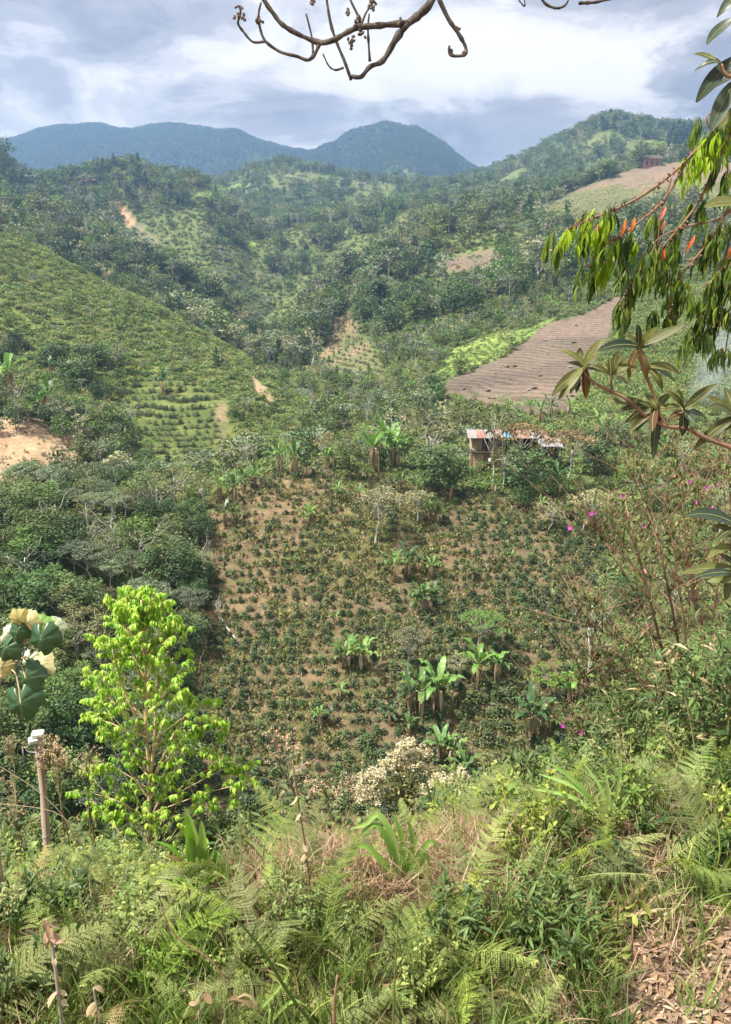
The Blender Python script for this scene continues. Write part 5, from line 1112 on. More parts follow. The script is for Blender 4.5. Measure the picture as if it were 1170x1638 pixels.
# hanging branch with narrow leaves at the right
Yr = 4.0
HB = [([(1260, 60), (1180, 165), (1100, 255), (1040, 305), (985, 335), (940, 352), (908, 368)], 3.6, 1.2), ([(1100, 255), (1062, 320), (1010, 365), (965, 395), (945, 425)], 2.4, 1.0), ([(1240, 120), (1160, 230), (1120, 320), (1065, 390), (1020, 440), (1000, 478)], 3, 1.0),
      ([(1260, 220), (1180, 310), (1135, 385), (1092, 440), (1068, 500)], 2.8, 1.0), ([(1260, 310), (1185, 390), (1148, 455), (1120, 520), (1112, 552)], 2.6, 1), ([(1270, 360), (1200, 430), (1172, 500), (1160, 568)], 2.4, 1), ([(1200, 190), (1165, 205), (1130, 222), (1112, 245)], 1.8, 0.9),
      ([(1230, 280), (1160, 345), (1100, 362), (1050, 385), (1035, 430)], 2.2, 1.0), ([(1250, 330), (1190, 420), (1150, 440), (1110, 470)], 2.2, 1.0), ([(1170, 175), (1130, 190), (1165, 260), (1145, 330)], 1.6, .9), ([(1075, 285), (1058, 340), (1052, 400)], 1.4, .8), ([(1175, 500), (1140, 520), (1125, 535)], 1.8, 1.2)]
e, p0 = tree_branch('hanging_branch', 'drooping branch with narrow hanging leaves at the right edge', Yr, HB, TWIG)
HL = blade(4, lambda s: math.sin(math.pi*min(1, s*0.93+0.04))**0.9, 0.5, 0.22, 0, 0.20)
L, TW = MB(), MB()
def rp(lst): return [np.array(at(q[0], q[1], Yr+(q[2] if len(q) > 2 else rng.normal()*0.08)))-p0 for q in lst]
for pts, r0, r1 in HB:
    mi = 0
    for k in range(int(len(pts)*3.2)):
        j = rng.integers(1, len(pts)) if pts[0][0] > 1100 and len(pts) > 4 else rng.integers(0, len(pts)); a = np.array(pts[j][:2], float)+rng.normal(size=2)*10
        if a[1] < 318 and a[0] > 930 and pts[0][0] not in (1200, 1170): continue
        b = a+np.array([-8-16*rng.random(), 18+30*rng.random()])
        if a[1] > 480: b = a+np.array([-14*rng.random(), 20*rng.random()])
        young = pts[0][0] == 1200 or (a[0] < 985 and rng.random() < 0.6)
        spray(L, TW, curve(rp([tuple(a), tuple((a+b)/2+np.array([0, -6])), tuple(b)]), 5), 12, 0.088, HL, 1 if young else 0, 1.25, 0.22, 0.0018)
for (px, py) in ((918, 362), (928, 352), (940, 348), (935, 372), (950, 372), (960, 392), (955, 408), (975, 400), (968, 425), (958, 440), (985, 420), (1000, 430), (990, 380), (1010, 400), (1120, 235), (1140, 225), (1150, 240), (1110, 250)):
    spray(L, TW, curve(rp([(px+14, py-18), (px+4, py-8), (px, py+8)]), 5), 10, 0.088, HL, 1 if rng.random() < 0.6 else 0, 1.25, 0.22, 0.0016)
for (px, py) in ((957, 318+40), (1001, 350), (1016, 347), (1063, 398), (1063, 405), (1112, 377), (1066, 330), (1085, 448), (1064, 352), (1078, 470), (1168, 395)):
    a = rp([(px, py)]); L.inst(HL, np.array(a), np.array([[0.1*rng.normal()-0.3, 0, -1]]), np.array([[0, -1, 0.3]]), [0.075], 2, None, 1.1)
TW.build('twigs', TWIG, e.children[0]); L.build('leaves', [HANGM, HANGB, HANGO], e, True)
M = MB()
for pts, r0, r1 in HB[:4]:
    P_ = curve(rp([q+(0.0,) for q in pts[1:]]), 40)
    for c in P_:
        if rng.random() < 0.8:
            for q in range(3): d = rdir(1)[0]; a = c+d*0.014; M.tube([c, a, a+d*0.006], [0.001, 0.004, 0.002], 5)
M.build('buds', TWIG, e.children[0])

# branches with thick leaves (several rosettes)
def thick_leaf(M, p0, b, t_, Y, wpx, bow, mat):
    B = np.array(at(b[0], b[1], Y))-p0; dy = rng.normal()*0.05; Tp = np.array(at(t_[0], t_[1], Y+dy))-p0; L_ = np.linalg.norm(Tp-B); mid_ = (B+Tp)/2+np.array([0, 0, bow*L_])+np.array([0, rng.normal()*0.02, 0])
    c = np.array([(1-s_)**2*B+2*s_*(1-s_)*mid_+s_**2*Tp for s_ in np.linspace(0, 1, 11)]); ww = [w_*wpx/F*Y for w_ in LANCE(11)]; ww[0] = 0.003
    tilt = rng.normal()*0.35; ribbon(M, c, ww, mat, 0.30, None, (tilt*0.4, -0.75, 0.65))
    M.tube(c*1.0+np.array([0, -0.0005, 0.0006]), np.linspace(0.0022, 0.0006, 11), 4, 3)
def leafy_branch(name, label, Y, lines, leaves, wood=TWIG):
    e, p0 = tree_branch(name, label, Y, lines, wood); L = MB()
    for b, t_, wpx, bow, mat in leaves: thick_leaf(L, p0, b, t_, Y, wpx, bow, mat)
    L.build('leaves', [THICK, THICKD, THICKP, VEIN2], e, True); return e
VEIN2 = plain_mat('leaf_midrib', (0.20, 0.22, 0.08), (0.16, 0.17, 0.07))
LN = [([(1215, 740), (1170, 716), (1134, 703), (1098, 685), (1068, 682), (1035, 666), (1002, 638), (980, 627), (952, 613), (936, 597), (932, 583)], 5.0, 2.2), ([(1068, 682), (1052, 655), (1046, 630), (1032, 597), (1025, 570), (1022, 550)], 3.4, 2.4), ([(980, 627), (978, 612), (977, 598)], 2.6, 2.0), ([(1098, 685), (1094, 668), (1095, 652)], 2.8, 2.2), ([(1215, 700), (1185, 680), (1172, 662)], 3, 2.4)]
LV = []
for (b, tips) in (((935, 590), [((895, 560), 12, .22, 0), ((883, 634), 17, .12, 0), ((893, 640), 15, .1, 0), ((912, 630), 12, .05, 1), ((938, 637), 17, -.02, 2), ((964, 542), 14, .12, 0), ((928, 556), 13, .1, 0), ((976, 600), 14, .22, 0), ((957, 570), 13, .15, 0), ((906, 580), 13, .15, 0), ((922, 628), 11, 0, 1)]),
                  ((978, 604), [((998, 567), 14, .12, 0), ((1004, 573), 12, .1, 0), ((975, 570), 12, .05, 0), ((1022, 588), 9, .22, 0), ((960, 585), 12, .1, 0), ((990, 560), 11, .1, 0), ((1004, 614), 11, .1, 2)]),
                  ((1023, 556), [((1096, 520), 18, .02, 0), ((1020, 517), 11, .03, 1), ((955, 562), 17, .16, 1), ((972, 546), 13, .14, 1), ((1052, 523), 14, .10, 0), ((998, 536), 12, .12, 0), ((1034, 606), 16, -.02, 2), ((1006, 607), 12, .05, 2), ((1062, 538), 12, .1, 0)]),
                  ((1034, 588), [((1088, 600), 16, .24, 0), ((1082, 612), 12, .22, 1), ((1060, 626), 14, 0.1, 0)]),
                  ((1052, 655), [((970, 642), 18, .14, 0), ((986, 660), 13, .14, 0), ((1000, 676), 14, .2, 0), ((1006, 692), 15, .12, 0), ((1016, 690), 14, .1, 1), ((1088, 650), 13, .1, 0), ((1045, 734), 18, .02, 1), ((1030, 628), 14, .05, 0), ((1074, 630), 13, .1, 0), ((1024, 645), 12, .1, 0), ((1044, 690), 14, .02, 2)]),
                  ((1095, 655), [((1149, 614), 16, .06, 0), ((1063, 624), 13, .10, 0), ((1130, 668), 13, .1, 1), ((1082, 622), 13, .1, 0), ((1070, 670), 13, .1, 2), ((1092, 697), 16, 0.02, 1), ((1118, 640), 12, .1, 0), ((1112, 680), 12, .02, 1)]),
                  ((1180, 668), [((1128, 634), 13, .14, 0), ((1133, 655), 16, .18, 0), ((1110, 718), 17, .18, 0), ((1122, 708), 12, .1, 1), ((1160, 618), 12, .12, 0), ((1150, 690), 13, .1, 0)])):
    for (t_, w_, bow, m_) in tips: LV.append(((b[0]+rng.normal()*2, b[1]+rng.normal()*2), t_, w_, bow, m_))
leafy_branch('leafy_branch', 'branch with rosettes of long thick olive leaves reaching in from the right', 2.6, LN, LV)
M = MB(); p0 = np.array(at(1215, 740, 2.6))
leafy_branch('leafy_branch', 'dark curved leaves at the upper right corner against the sky', 2.3, [([(1260, 40), (1200, 80), (1172, 120), (1160, 118), (1154, 103)], 5, 2.4), ([(1172, 120), (1178, 180), (1200, 220)], 3, 2.4), ([(1260, -40), (1200, -10), (1180, 10)], 4, 3)],
             [((1180, -8), (1147, 28), 16, .15, 1), ((1182, 28), (1131, 72), 17, .18, 1), ((1155, 103), (1111, 87), 11, .28, 0), ((1152, 104), (1111, 114), 11, .25, 1), ((1180, 92), (1114, 164), 26, .12, 1), ((1178, 128), (1137, 211), 24, .05, 1), ((1184, 170), (1149, 206), 18, .12, 0), ((1160, 120), (1185, 116), 12, .1, 0), ((1166, 128), (1144, 140), 7, .05, 1), ((1190, 328), (1127, 332), 22, .16, 0)])
leafy_branch('leafy_branch', 'short branch with broad bluish leaves at the right edge below the olive branch', 2.4, [([(1240, 1010), (1190, 940), (1172, 880), (1176, 838)], 5, 3)],
             [((1180, 842), (1096, 826), 22, .24, 1), ((1178, 846), (1143, 868), 12, .15, 0), ((1176, 852), (1140, 842), 11, .12, 0), ((1180, 876), (1131, 895), 14, .20, 0), ((1180, 914), (1090, 917), 20, .16, 0), ((1176, 918), (1111, 924), 14, .14, 1), ((1178, 922), (1128, 928), 14, .08, 0), ((1180, 900), (1160, 960), 22, 0, 0), ((1182, 880), (1186, 826), 16, 0, 0), ((1178, 905), (1150, 886), 10, .1, 1)])

# maize like clumps
def clump_blades(name, label, base, Y, blades_, mat=CORNM, cat='plant', stems=0):
    b = hit(base[0], base[1]); Y = min(b.y, 6.8); b = at(base[0], base[1], Y); gz = float(near_z(b.x, b.y)) if base[1] < 1600 else b.z; e = empty(name, (b.x, b.y, gz-0.03)); tag(e, label, cat); o_ = np.array(e.location); L = MB()
    for (pts, w_, m_) in blades_:
        P_ = [np.array(at(q[0], q[1], Y+(q[2] if len(q) > 2 else 0)))-o_ for q in pts]; c = curve([np.array([0, 0, 0])]+P_ if pts[0][1] > base[1]-30 else P_, 14); ws = [w_/F*Y*max(0.05, math.sin(math.pi*min(1, 0.18+s_*0.82))**0.7) for s_ in np.linspace(0, 1, 14)]; ws[0] = w_/F*Y*0.35
        ribbon(L, c, ws, m_, 0.35, None, (0.2, -0.8, 0.5))
    L.build('leaves', [mat, STRAW, G_BANDARK], e, True); S_ = MB(); S_.tube([(0, 0, -0.1), (0, 0, 0.06), (0.01, 0, 0.16)], [0.012, 0.010, 0.003], 7); S_.build('stem', mat, e, True); return e
clump_blades('maize_plant', 'upright clump of broad bright green blades left of centre', (318, 1425), 5.6, [([(318, 1410), (312, 1350), (296, 1292)], 26, 0), ([(316, 1410), (305, 1350), (300, 1305, -.1)], 22, 0), ([(320, 1410), (324, 1350), (322, 1312)], 20, 0), ([(322, 1412), (330, 1360), (330, 1340, .1)], 14, 0), ([(314, 1412), (290, 1378), (262, 1368, -.1)], 13, 1), ([(322, 1415), (350, 1400), (361, 1380)], 11, 0), ([(326, 1420), (355, 1420), (362, 1395)], 8, 0), ([(312, 1416), (270, 1400), (240, 1402)], 10, 0), ([(310, 1420), (262, 1410), (180, 1398)], 12, 0), ([(326, 1416), (345, 1370), (342, 1360)], 10, 0), ([(314, 1418), (280, 1360), (246, 1345)], 8, 0)])
clump_blades('maize_plant', 'clump of long arching green blades right of centre', (640, 1405), 5.9, [([(640, 1410), (628, 1340), (605, 1302), (585, 1318), (562, 1325)], 13, 0), ([(640, 1410), (622, 1350), (600, 1318), (570, 1345)], 12, 0), ([(642, 1410), (645, 1350), (628, 1298)], 14, 0), ([(644, 1410), (660, 1350), (652, 1310)], 13, 0), ([(646, 1410), (668, 1370), (690, 1345), (702, 1362)], 12, 0), ([(638, 1412), (610, 1375), (580, 1352), (560, 1372)], 12, 0), ([(644, 1412), (672, 1390), (682, 1360), (690, 1410)], 11, 0), ([(638, 1414), (620, 1400), (602, 1370)], 11, 0), ([(642, 1412), (655, 1385), (672, 1330)], 11, 0), ([(640, 1414), (632, 1370), (618, 1330)], 13, 0), ([(645, 1414), (676, 1412), (688, 1420)], 9, 1), ([(636, 1414), (600, 1415), (578, 1398)], 9, 0)])
clump_blades('reed_clump', 'tall thin reed like blades sticking up at the right of centre', (975, 1330), 6.0, [([(975, 1310), (972, 1260), (966, 1222)], 8, 0), ([(978, 1310), (990, 1250), (994, 1205)], 8, 0), ([(970, 1312), (925, 1262), (862, 1238)], 10, 0), ([(968, 1314), (920, 1250), (868, 1215)], 9, 0), ([(966, 1312), (915, 1275), (850, 1262)], 9, 0), ([(975, 1312), (960, 1260), (930, 1215)], 8, 0), ([(980, 1314), (1000, 1280), (1015, 1262)], 8, 0), ([(972, 1316), (930, 1300), (880, 1290)], 9, 1)])
clump_blades('maize_plant', 'single young maize plant with yellow leaves at the right edge', (1150, 1255), 6.2, [([(1150, 1240), (1145, 1215), (1130, 1212)], 13, 0), ([(1152, 1240), (1160, 1210), (1172, 1195)], 13, 0), ([(1150, 1242), (1168, 1225), (1185, 1235)], 14, 0), ([(1148, 1242), (1135, 1230), (1118, 1240)], 10, 0)])
clump_blades('reed_clump', 'pale arching blade and green blades low at the left of centre', (430, 1660), 3.0, [([(430, 1640), (400, 1605), (365, 1598), (340, 1640)], 9, 1), ([(430, 1640), (470, 1600), (500, 1625)], 8, 0), ([(425, 1640), (395, 1590), (355, 1620)], 6, 1), ([(400, 1640), (460, 1560), (440, 1540)], 7, 0)])

# thin smoke drifting up from the slope at the right
sp0 = hit(1128, 640, 150); m = bpy.data.materials.new('smoke'); m.use_nodes = True; t = NT(m.node_tree); t.n.clear()
co = t.add('ShaderNodeTexCoord').outputs['Object']; wn = t.noise(t.add('ShaderNodeMapping', {'Vector': co, 'Scale': (1, 1, 0.45)}).outputs[0], 2.6, 4, 0.6, 0.8)
r_ = t.add('ShaderNodeVectorMath', {0: co}, operation='LENGTH').outputs['Value']; dn_ = t.math('MULTIPLY', t.math('MULTIPLY', t.math('SUBTRACT', 1.0, r_, None, True), t.math('SUBTRACT', wn, 0.42, None, True)), 0.75)
pv = t.add('ShaderNodeVolumePrincipled', {'Color': (0.75, 0.85, 1.0, 1), 'Density': dn_}); t.add('ShaderNodeOutputMaterial', {1: pv.outputs[0]})
M = MB(); M.tube([(0, 0, -0.98), (0, 0, -0.7), (0, 0, 0), (0, 0, 0.7), (0, 0, 0.98)], [0.2, 0.7, 0.98, 0.7, 0.2], 14); o = M.build('smoke', m); o.location = (sp0.x+2, sp0.y-4, sp0.z+12); o.scale = (7, 6, 20); o.rotation_euler = (0, R(18), 0); tag(o, 'thin bluish smoke rising from the slope at right', None, None, 'stuff')
# cream flowering shrub, dried flower stalks
def fluffy(name, label, base, Y, heads, stemsm, fm, leafm=None, nleaf=0, spread=0.05, cat='shrub', headsz=0.03, per=14, blobs=9):
    b = at(base[0], base[1], Y); gz = float(near_z(b.x, b.y)) if Y < 9.3 else drop(b.x, b.y); e = empty(name, (b.x, b.y, gz-0.05)); tag(e, label, cat); o_ = np.array(e.location); S_, Fl, L = MB(), MB(), MB()
    jmean = np.mean([np.array(at(q[0], q[1], Y))-o_ for q in heads], axis=0); S_.tube(curve([np.array([0.03, 0, 0]), jmean*0.4+np.array([0.02, 0.02, 0]), jmean*0.72], 8), np.linspace(0.011, 0.006, 8)*Y/8, 6)
    for (px, py, *dy) in heads:
        tip = np.array(at(px, py, Y+(dy[0] if dy else rng.normal()*0.15)))-o_; jn = jmean*(0.62+0.2*rng.random()); c = curve([jn*0.6, jn, jn*0.35+tip*0.65+UP*0.01, tip], 8); S_.tube(c, np.linspace(0.0045, 0.0018, 8)*Y/7, 4)
        for k in range(blobs):
            cc_ = tip+rng.normal(size=3)*spread*np.array([1, 1, 0.8]); S_.tube([c[5], (c[6]+cc_)/2, cc_], [0.002, 0.0015, 0.001], 3)
            clump(Fl, cc_, headsz, per, headsz*0.75, 0.8, DIA, 0, 0.4)
        if nleaf:
            f = rng.random(nleaf)*0.85; P_ = np.array([c[min(int(q*7), 7)] for q in f])+rng.normal(size=(nleaf, 3))*0.05; D = rdir(nleaf)+UP*0.2; L.inst(LEAF3, P_, D, UP+rdir(nleaf)*0.5, 0.10*(0.7+0.6*rng.random(nleaf)))
    S_.build('stems', stemsm, e); Fl.build('flowers', fm, e)
    if nleaf: L.build('leaves', leafm, e, True)
    return e
SHR = [(640, 1200), (655, 1190), (670, 1203), (628, 1212), (650, 1215), (668, 1222), (615, 1228), (638, 1232), (600, 1240), (588, 1246), (680, 1228), (612, 1250), (700, 1243), (578, 1262), (595, 1268), (718, 1250), (736, 1236), (728, 1258), (690, 1256), (710, 1272), (742, 1250), (604, 1278), (582, 1282)]
fluffy('flowering_shrub', 'shrub with fluffy cream flower heads in the middle of the near slope', (650, 1345), 10.5, SHR, BARK, CREAMF, G_OLIVE, 26, 0.062, headsz=0.044, per=22, blobs=11)
fluffy('flowering_shrub', 'small cream flower heads right of the fluffy shrub', (800, 1330), 9.0, [(800, 1262), (792, 1275), (770, 1270), (812, 1285)], BARK, CREAMF, G_OLIVE, 12, 0.04, headsz=0.03, per=10, blobs=6)
fluffy('dried_flower_stalk', 'tall thin stalk topped with brown dried flowers in the centre left', (495, 1475), 5.0, [(434, 1172), (446, 1180), (455, 1192), (440, 1208), (470, 1196), (486, 1222), (476, 1232)], BARK, BROWNF, G_OLIVE, 3, 0.028, 'plant', headsz=0.013, per=7, blobs=12)
fluffy('dried_flower_stalk', 'brown dried flower sprays right beside the fence post', (112, 1400), 5.8, [(80, 1188), (92, 1196), (84, 1212), (100, 1206), (75, 1202), (96, 1222), (104, 1215), (70, 1218)], STEMB, BROWNF, G_OLIVE, 1, 0.045, 'plant', headsz=0.013, per=7, blobs=22)
fluffy('dried_flower_stalk', 'brown dried flower sprays between the post and the young tree', (150, 1405), 6.2, [(145, 1200), (138, 1218), (128, 1232), (152, 1214), (120, 1225)], STEMB, BROWNF, G_OLIVE, 1, 0.045, 'plant', headsz=0.013, per=7, blobs=12)
fluffy('dried_flower_stalk', 'brown dried flower sprays left of the fence post', (40, 1420), 5.4, [(10, 1182), (22, 1190), (6, 1240), (25, 1262), (12, 1282), (30, 1300), (5, 1300), (50, 1320)], STEMB, BROWNF, G_OLIVE, 2, 0.05, 'plant', headsz=0.013, per=7, blobs=12)
fluffy('dried_flower_stalk', 'rusty dried flower heads on the centre of the near slope', (540, 1400), 7.0, [(500, 1250), (520, 1262), (540, 1268), (478, 1290), (560, 1250), (575, 1270), (492, 1264)], STEMB, BROWNF, G_OLIVE, 5, 0.06, 'plant', headsz=0.02, per=7, blobs=14)
fluffy('flowering_shrub', 'low cream flowered weed below the young tree', (340, 1330), 7.5, [(325, 1290), (335, 1297), (352, 1288), (300, 1300), (285, 1196), (275, 1203)], BARK, CREAMF, G_OLIVE, 10, 0.04, headsz=0.022, per=8, blobs=8)

# red stemmed shrub with magenta flowers at the right
Ys = 7.0; b = at(1120, 1300, Ys); e = empty('flowering_shrub', (b.x, b.y, float(near_z(b.x, b.y))-0.05)); tag(e, 'tall thin shrub with reddish stems and magenta flowers at the right', 'shrub'); o_ = np.array(e.location)
q_ = lambda px, py, dy=0.0: np.array(at(px, py, Ys+dy))-o_
ST, L, FL = MB(), MB(), MB(); NL_ = blade(2, lambda s: (0.2, 1, 0.05)[int(round(s*2))], 0.4, 0.25, 0, 0.30)
flowers = [(1103, 771), (1131, 779), (997, 793), (952, 819), (912, 845), (1114, 804), (1030, 841), (1139, 812), (1121, 1141), (901, 1161), (930, 1172), (955, 1170), (914, 1164), (1000, 958), (1145, 777), (946, 822), (1040, 1000)]
mains = [([(1140, 1260), (1128, 1100), (1122, 1000), (1100, 900), (1092, 800), (1085, 745)], 7), ([(1130, 1260), (1108, 1120), (1092, 980), (1075, 850), (1062, 770)], 6), ([(1120, 1262), (1080, 1120), (1045, 980), (1015, 860), (1000, 800)], 6.5), ([(1112, 1262), (1060, 1090), (1040, 1000), (990, 900), (955, 850)], 5.5), ([(1145, 1260), (1135, 1050), (1150, 920), (1160, 800), (1150, 750)], 5),
         ([(1150, 1260), (1128, 1020), (1110, 960), (1105, 860), (1125, 780)], 5), ([(1110, 1262), (1090, 1060), (1060, 900), (1030, 800), (1010, 760)], 4.5), ([(1105, 1265), (1085, 1180), (1020, 1080), (960, 1060), (900, 1040)], 3.2), ([(1110, 1265), (1050, 1150), (980, 1100), (930, 1085)], 3), ([(1160, 1260), (1175, 1000), (1172, 850), (1165, 760)], 5), ([(1125, 1262), (1100, 1190), (1000, 1130), (940, 1100)], 2.6), ([(1060, 1090), (1010, 1030), (960, 1010), (930, 985)], 2.4), ([(1092, 980), (1040, 930), (985, 880), (940, 840)], 2.6), ([(1100, 1240), (1040, 1215), (960, 1190), (900, 1163)], 3)]
for pts, r0 in mains:
    dy0 = rng.normal()*0.35; P_ = [q_(x, y, dy0*min(1, i/2)+rng.normal()*0.05) for i, (x, y) in enumerate(pts)]; c = curve(P_, 20); ST.tube(c, np.linspace(r0, 1.0, 20)/F*Ys*0.66, 6)
    for k in range(34):
        i = rng.integers(6, 20); s0 = c[i]; d = np.array([rng.normal()*0.7-0.15, rng.normal()*0.5, 0.75+0.4*rng.random()]); l = 0.22+0.36*rng.random(); tip = s0+d*l; cc_ = curve([s0, s0+d*l*0.5+rdir(1)[0]*0.03, tip], 6)
        ST.tube(cc_, np.linspace(0.0042, 0.0012, 6), 4, 0)
        n = 8 if i > 10 else 3
        f = 0.3+0.7*rng.random(n); Pn = cc_[np.clip((f*5).astype(int), 0, 5)]; hang = np.where(rng.random(n) < 0.7, -0.8, 0.5)[:, None]
        mt = np.where(rng.random(n) < 0.02, 1, 0); L.inst(NL_, Pn, rdir(n)*0.6+UP*hang, rdir(n)+UP*0.3, 0.062*(0.7+0.6*rng.random(n)), mt)
        for j in range(3): a = cc_[2+j]; ST.tube([a, a+rdir(1)[0]*0.10+UP*0.10], [0.0018, 0.0008], 3)
for (px, py) in flowers:
    c = q_(px, py, rng.normal()*0.2); nn_ = np.array([rng.normal()*0.4, -1, 0.4+rng.normal()*0.3]); nn_ /= np.linalg.norm(nn_); x = np.cross(nn_, UP); x /= np.linalg.norm(x); y = np.cross(nn_, x)
    FL = MB()
    for k in range(5): a = k*1.2566; d = x*math.cos(a)+y*math.sin(a)+nn_*0.25; FL.inst(WIDE, c[None], d[None], nn_[None]+rdir(1)*0.2, [0.020], 0, None, 1.2)
    FL.build('flower', MAG, e); ST.tube([c, c-UP*0.12+np.array([0.05, 0, 0])], [0.0015, 0.002], 3)
ST.build('stems', REDTW, e, True); L.build('leaves', [NARROW, HANGO], e, True)

# twig with rounded leaves and orange ones, middle right
b = at(925, 1430, 4.6); e = empty('leaning_sapling', (b.x, b.y, float(near_z(b.x, b.y))-0.05)); tag(e, 'leaning sapling with rounded leaves, some orange, in the right middle', 'plant'); o_ = np.array(e.location)
ST, L = MB(), MB(); rr_ = lambda px, py, dy=0: np.array(at(px, py, 4.6+dy))-o_
RL = blade(4, lambda s: math.sin(math.pi*min(1, s*0.95+0.05))**0.6, 0.4, 0.2, 0, 0.5)
c1 = curve([np.array([0, 0, 0]), rr_(905, 1400), rr_(890, 1355), rr_(862, 1318), rr_(835, 1300)], 14); ST.tube(c1, np.linspace(0.010, 0.004, 14), 6); c2 = curve([rr_(880, 1340), rr_(840, 1310), rr_(790, 1303), rr_(740, 1302)], 12); ST.tube(c2, np.linspace(0.006, 0.002, 12), 5); c3 = curve([rr_(862, 1318), rr_(850, 1290), rr_(820, 1268), rr_(800, 1266)], 10); ST.tube(c3, np.linspace(0.005, 0.002, 10), 5)
c4 = curve([rr_(870, 1325), rr_(885, 1290), rr_(870, 1262)], 8); ST.tube(c4, np.linspace(0.004, 0.002, 8), 5)
for c in (c1, c2, c3, c4):
    n = 26; i = rng.integers(1, len(c), n); L.inst(RL, c[i], rdir(n)+UP*0.3, UP+rdir(n)*0.8, 0.075*(0.7+0.6*rng.random(n)), np.where(rng.random(n) < 0.3, 1, 0))
for (px, py) in ((815, 1310), (900, 1404), (792, 1300)): L.inst(RL, rr_(px, py)[None], np.array([[0.3, 0, -1.0]]), np.array([[0, -1, .3]]), [0.07], 2)
ST.build('stem', TWIG, e, True); L.build('leaves', [WEEDM, YG, leaf_mat('leaf_orange', [(0.65, 0.26, 0.04), (0.72, 0.36, 0.06)], 0.3)], e, True)

def lim(px, Y):
    """how high (in photograph rows) plants at this distance may reach here"""
    px = np.asarray(px, float); Y = np.asarray(Y, float)
    b_ = np.where(Y < 3.6, 1455, np.where(Y < 5.2, 1405, np.where(Y < 6.8, 1345, 1262)))+40*np.sin(px*0.021)
    b_ = np.where((px > 245) & (px < 380) & (Y < 5.5), np.maximum(b_, 1415), b_); b_ = np.where((px > 565) & (px < 715) & (Y < 5.8), np.maximum(b_, 1415), b_)
    b_ = np.where((px < 235) & (Y < 7), np.maximum(b_, 1385), b_); b_ = np.where((px > 900) & (Y > 4.4), b_-70, b_); return b_
def fit(x, y, z, h):
    """scale factor that keeps a plant of height h below lim"""
    px, py, _ = proj(np.stack([x, y, z], -1)); _, pt_, _ = proj(np.stack([x, y, z+h], -1)); free = np.where(((px > 245) & (px < 380)) | ((px > 565) & (px < 715)), 16.0, np.where(px < 235, 55.0, np.where(y < 4, 120.0, 85.0))); free = np.where((y < 4.2), np.maximum(free, 75.0), free); room = np.maximum(py-lim(px, y), free*(0.8+0.5*np.abs(np.sin(x*37+y*91)))); return np.clip(room/np.maximum(py-pt_, 1), 0, 1)
NEARM = [(70, 1380, 'fence post'), (240, 1380, 'young yellow green tree'), (315, 1400, 'upright bladed clump'), (630, 1400, 'arching bladed clump'), (1040, 1460, 'fallen dry leaves'), (650, 1270, 'fluffy cream shrub'), (1100, 1560, 'leaf strewn path'), (905, 1400, 'leaning orange leaved sapling'), (975, 1280, 'thin reed clump'),
         (90, 1560, 'curled brown leaves'), (500, 1400, 'thin dead stalk'), (538, 1610, 'short brown stake'), (335, 1600, 'white dried leaf'), (1120, 1240, 'reddish shrub stems'), (780, 1620, 'bottom edge, right of centre'), (20, 1460, 'left border')]
# -------- ferns: each plant a thing with its fronds
def frond_mesh(seed, n=13, L_=0.7, mat=None):
    """a bracken frond: separate tapering pinnae, each with toothed edges of small leaflets"""
    global rng
    keep = rng; rng = np.random.default_rng(seed); M = MB(); a = R(52); p = np.zeros(3); pts = []; yaw = 0.0; ky = rng.normal()*0.05
    for i in range(13): pts.append(p.copy()); p = p+np.array([math.sin(yaw)*math.cos(a), math.cos(yaw)*math.cos(a), math.sin(a)])*L_/12; a -= R(2.5+3.5*rng.random()); yaw += ky
    c = np.array(pts); M.tube(c, np.linspace(0.0032, 0.0008, 13), 4, 0, 0.95)
    for k in range(n):
        f = 0.25+0.74*(k/n)**0.9; x = f*12; j = min(int(x), 11); P = c[j]*(1-(x-j))+c[j+1]*(x-j); t = c[j+1]-c[j]; t /= np.linalg.norm(t); nrm = np.cross(np.array([1.0, 0, 0]), t); pl = L_*0.34*(1-f)**0.8+0.012; tone = rng.random()*0.6
        for sx in (-1, 1):
            if rng.random() < 0.06: continue
            pl2 = pl*(0.8+0.35*rng.random()); d = np.array([sx, 0, 0])*(0.9+0.1*rng.random())+t*(0.35+0.3*rng.random())-nrm*(0.25*rng.random()); d /= np.linalg.norm(d); m = max(4, int(pl2/0.0085)); s_ = (np.arange(m)+0.3)/m; sag = 0.1+0.25*rng.random()
            pp_ = P+d*(s_*pl2)[:, None]-np.array([0, 0, 1])*(sag*pl2*s_**2)[:, None]
            for sy in (-1, 1):
                dd = np.tile(np.cross(nrm, d)*sy+d*0.55, (m, 1))+rdir(m)*0.10; M.inst(SLIM, pp_, dd, np.tile(nrm, (m, 1))+rdir(m)*0.25, L_*0.024*(1-0.72*s_)+0.003, 0, np.clip(tone+0.3*rng.random(m), 0, 1), 2.0)
    rng = keep; return M.mesh('frond', mat or FERNM)
FERNY = leaf_mat('leaf_fern_old', [(0.20, 0.17, 0.05), (0.32, 0.27, 0.09), (0.42, 0.30, 0.15)], 0.35, instvary=0.5)
FRM = [frond_mesh(40+k, 12+k, 0.52+0.06*k) for k in range(5)]+[frond_mesh(49, 12, 0.5, FERNY)]
def ground_at(px, py):
    p = hit(px, py); return p
fern_at = []
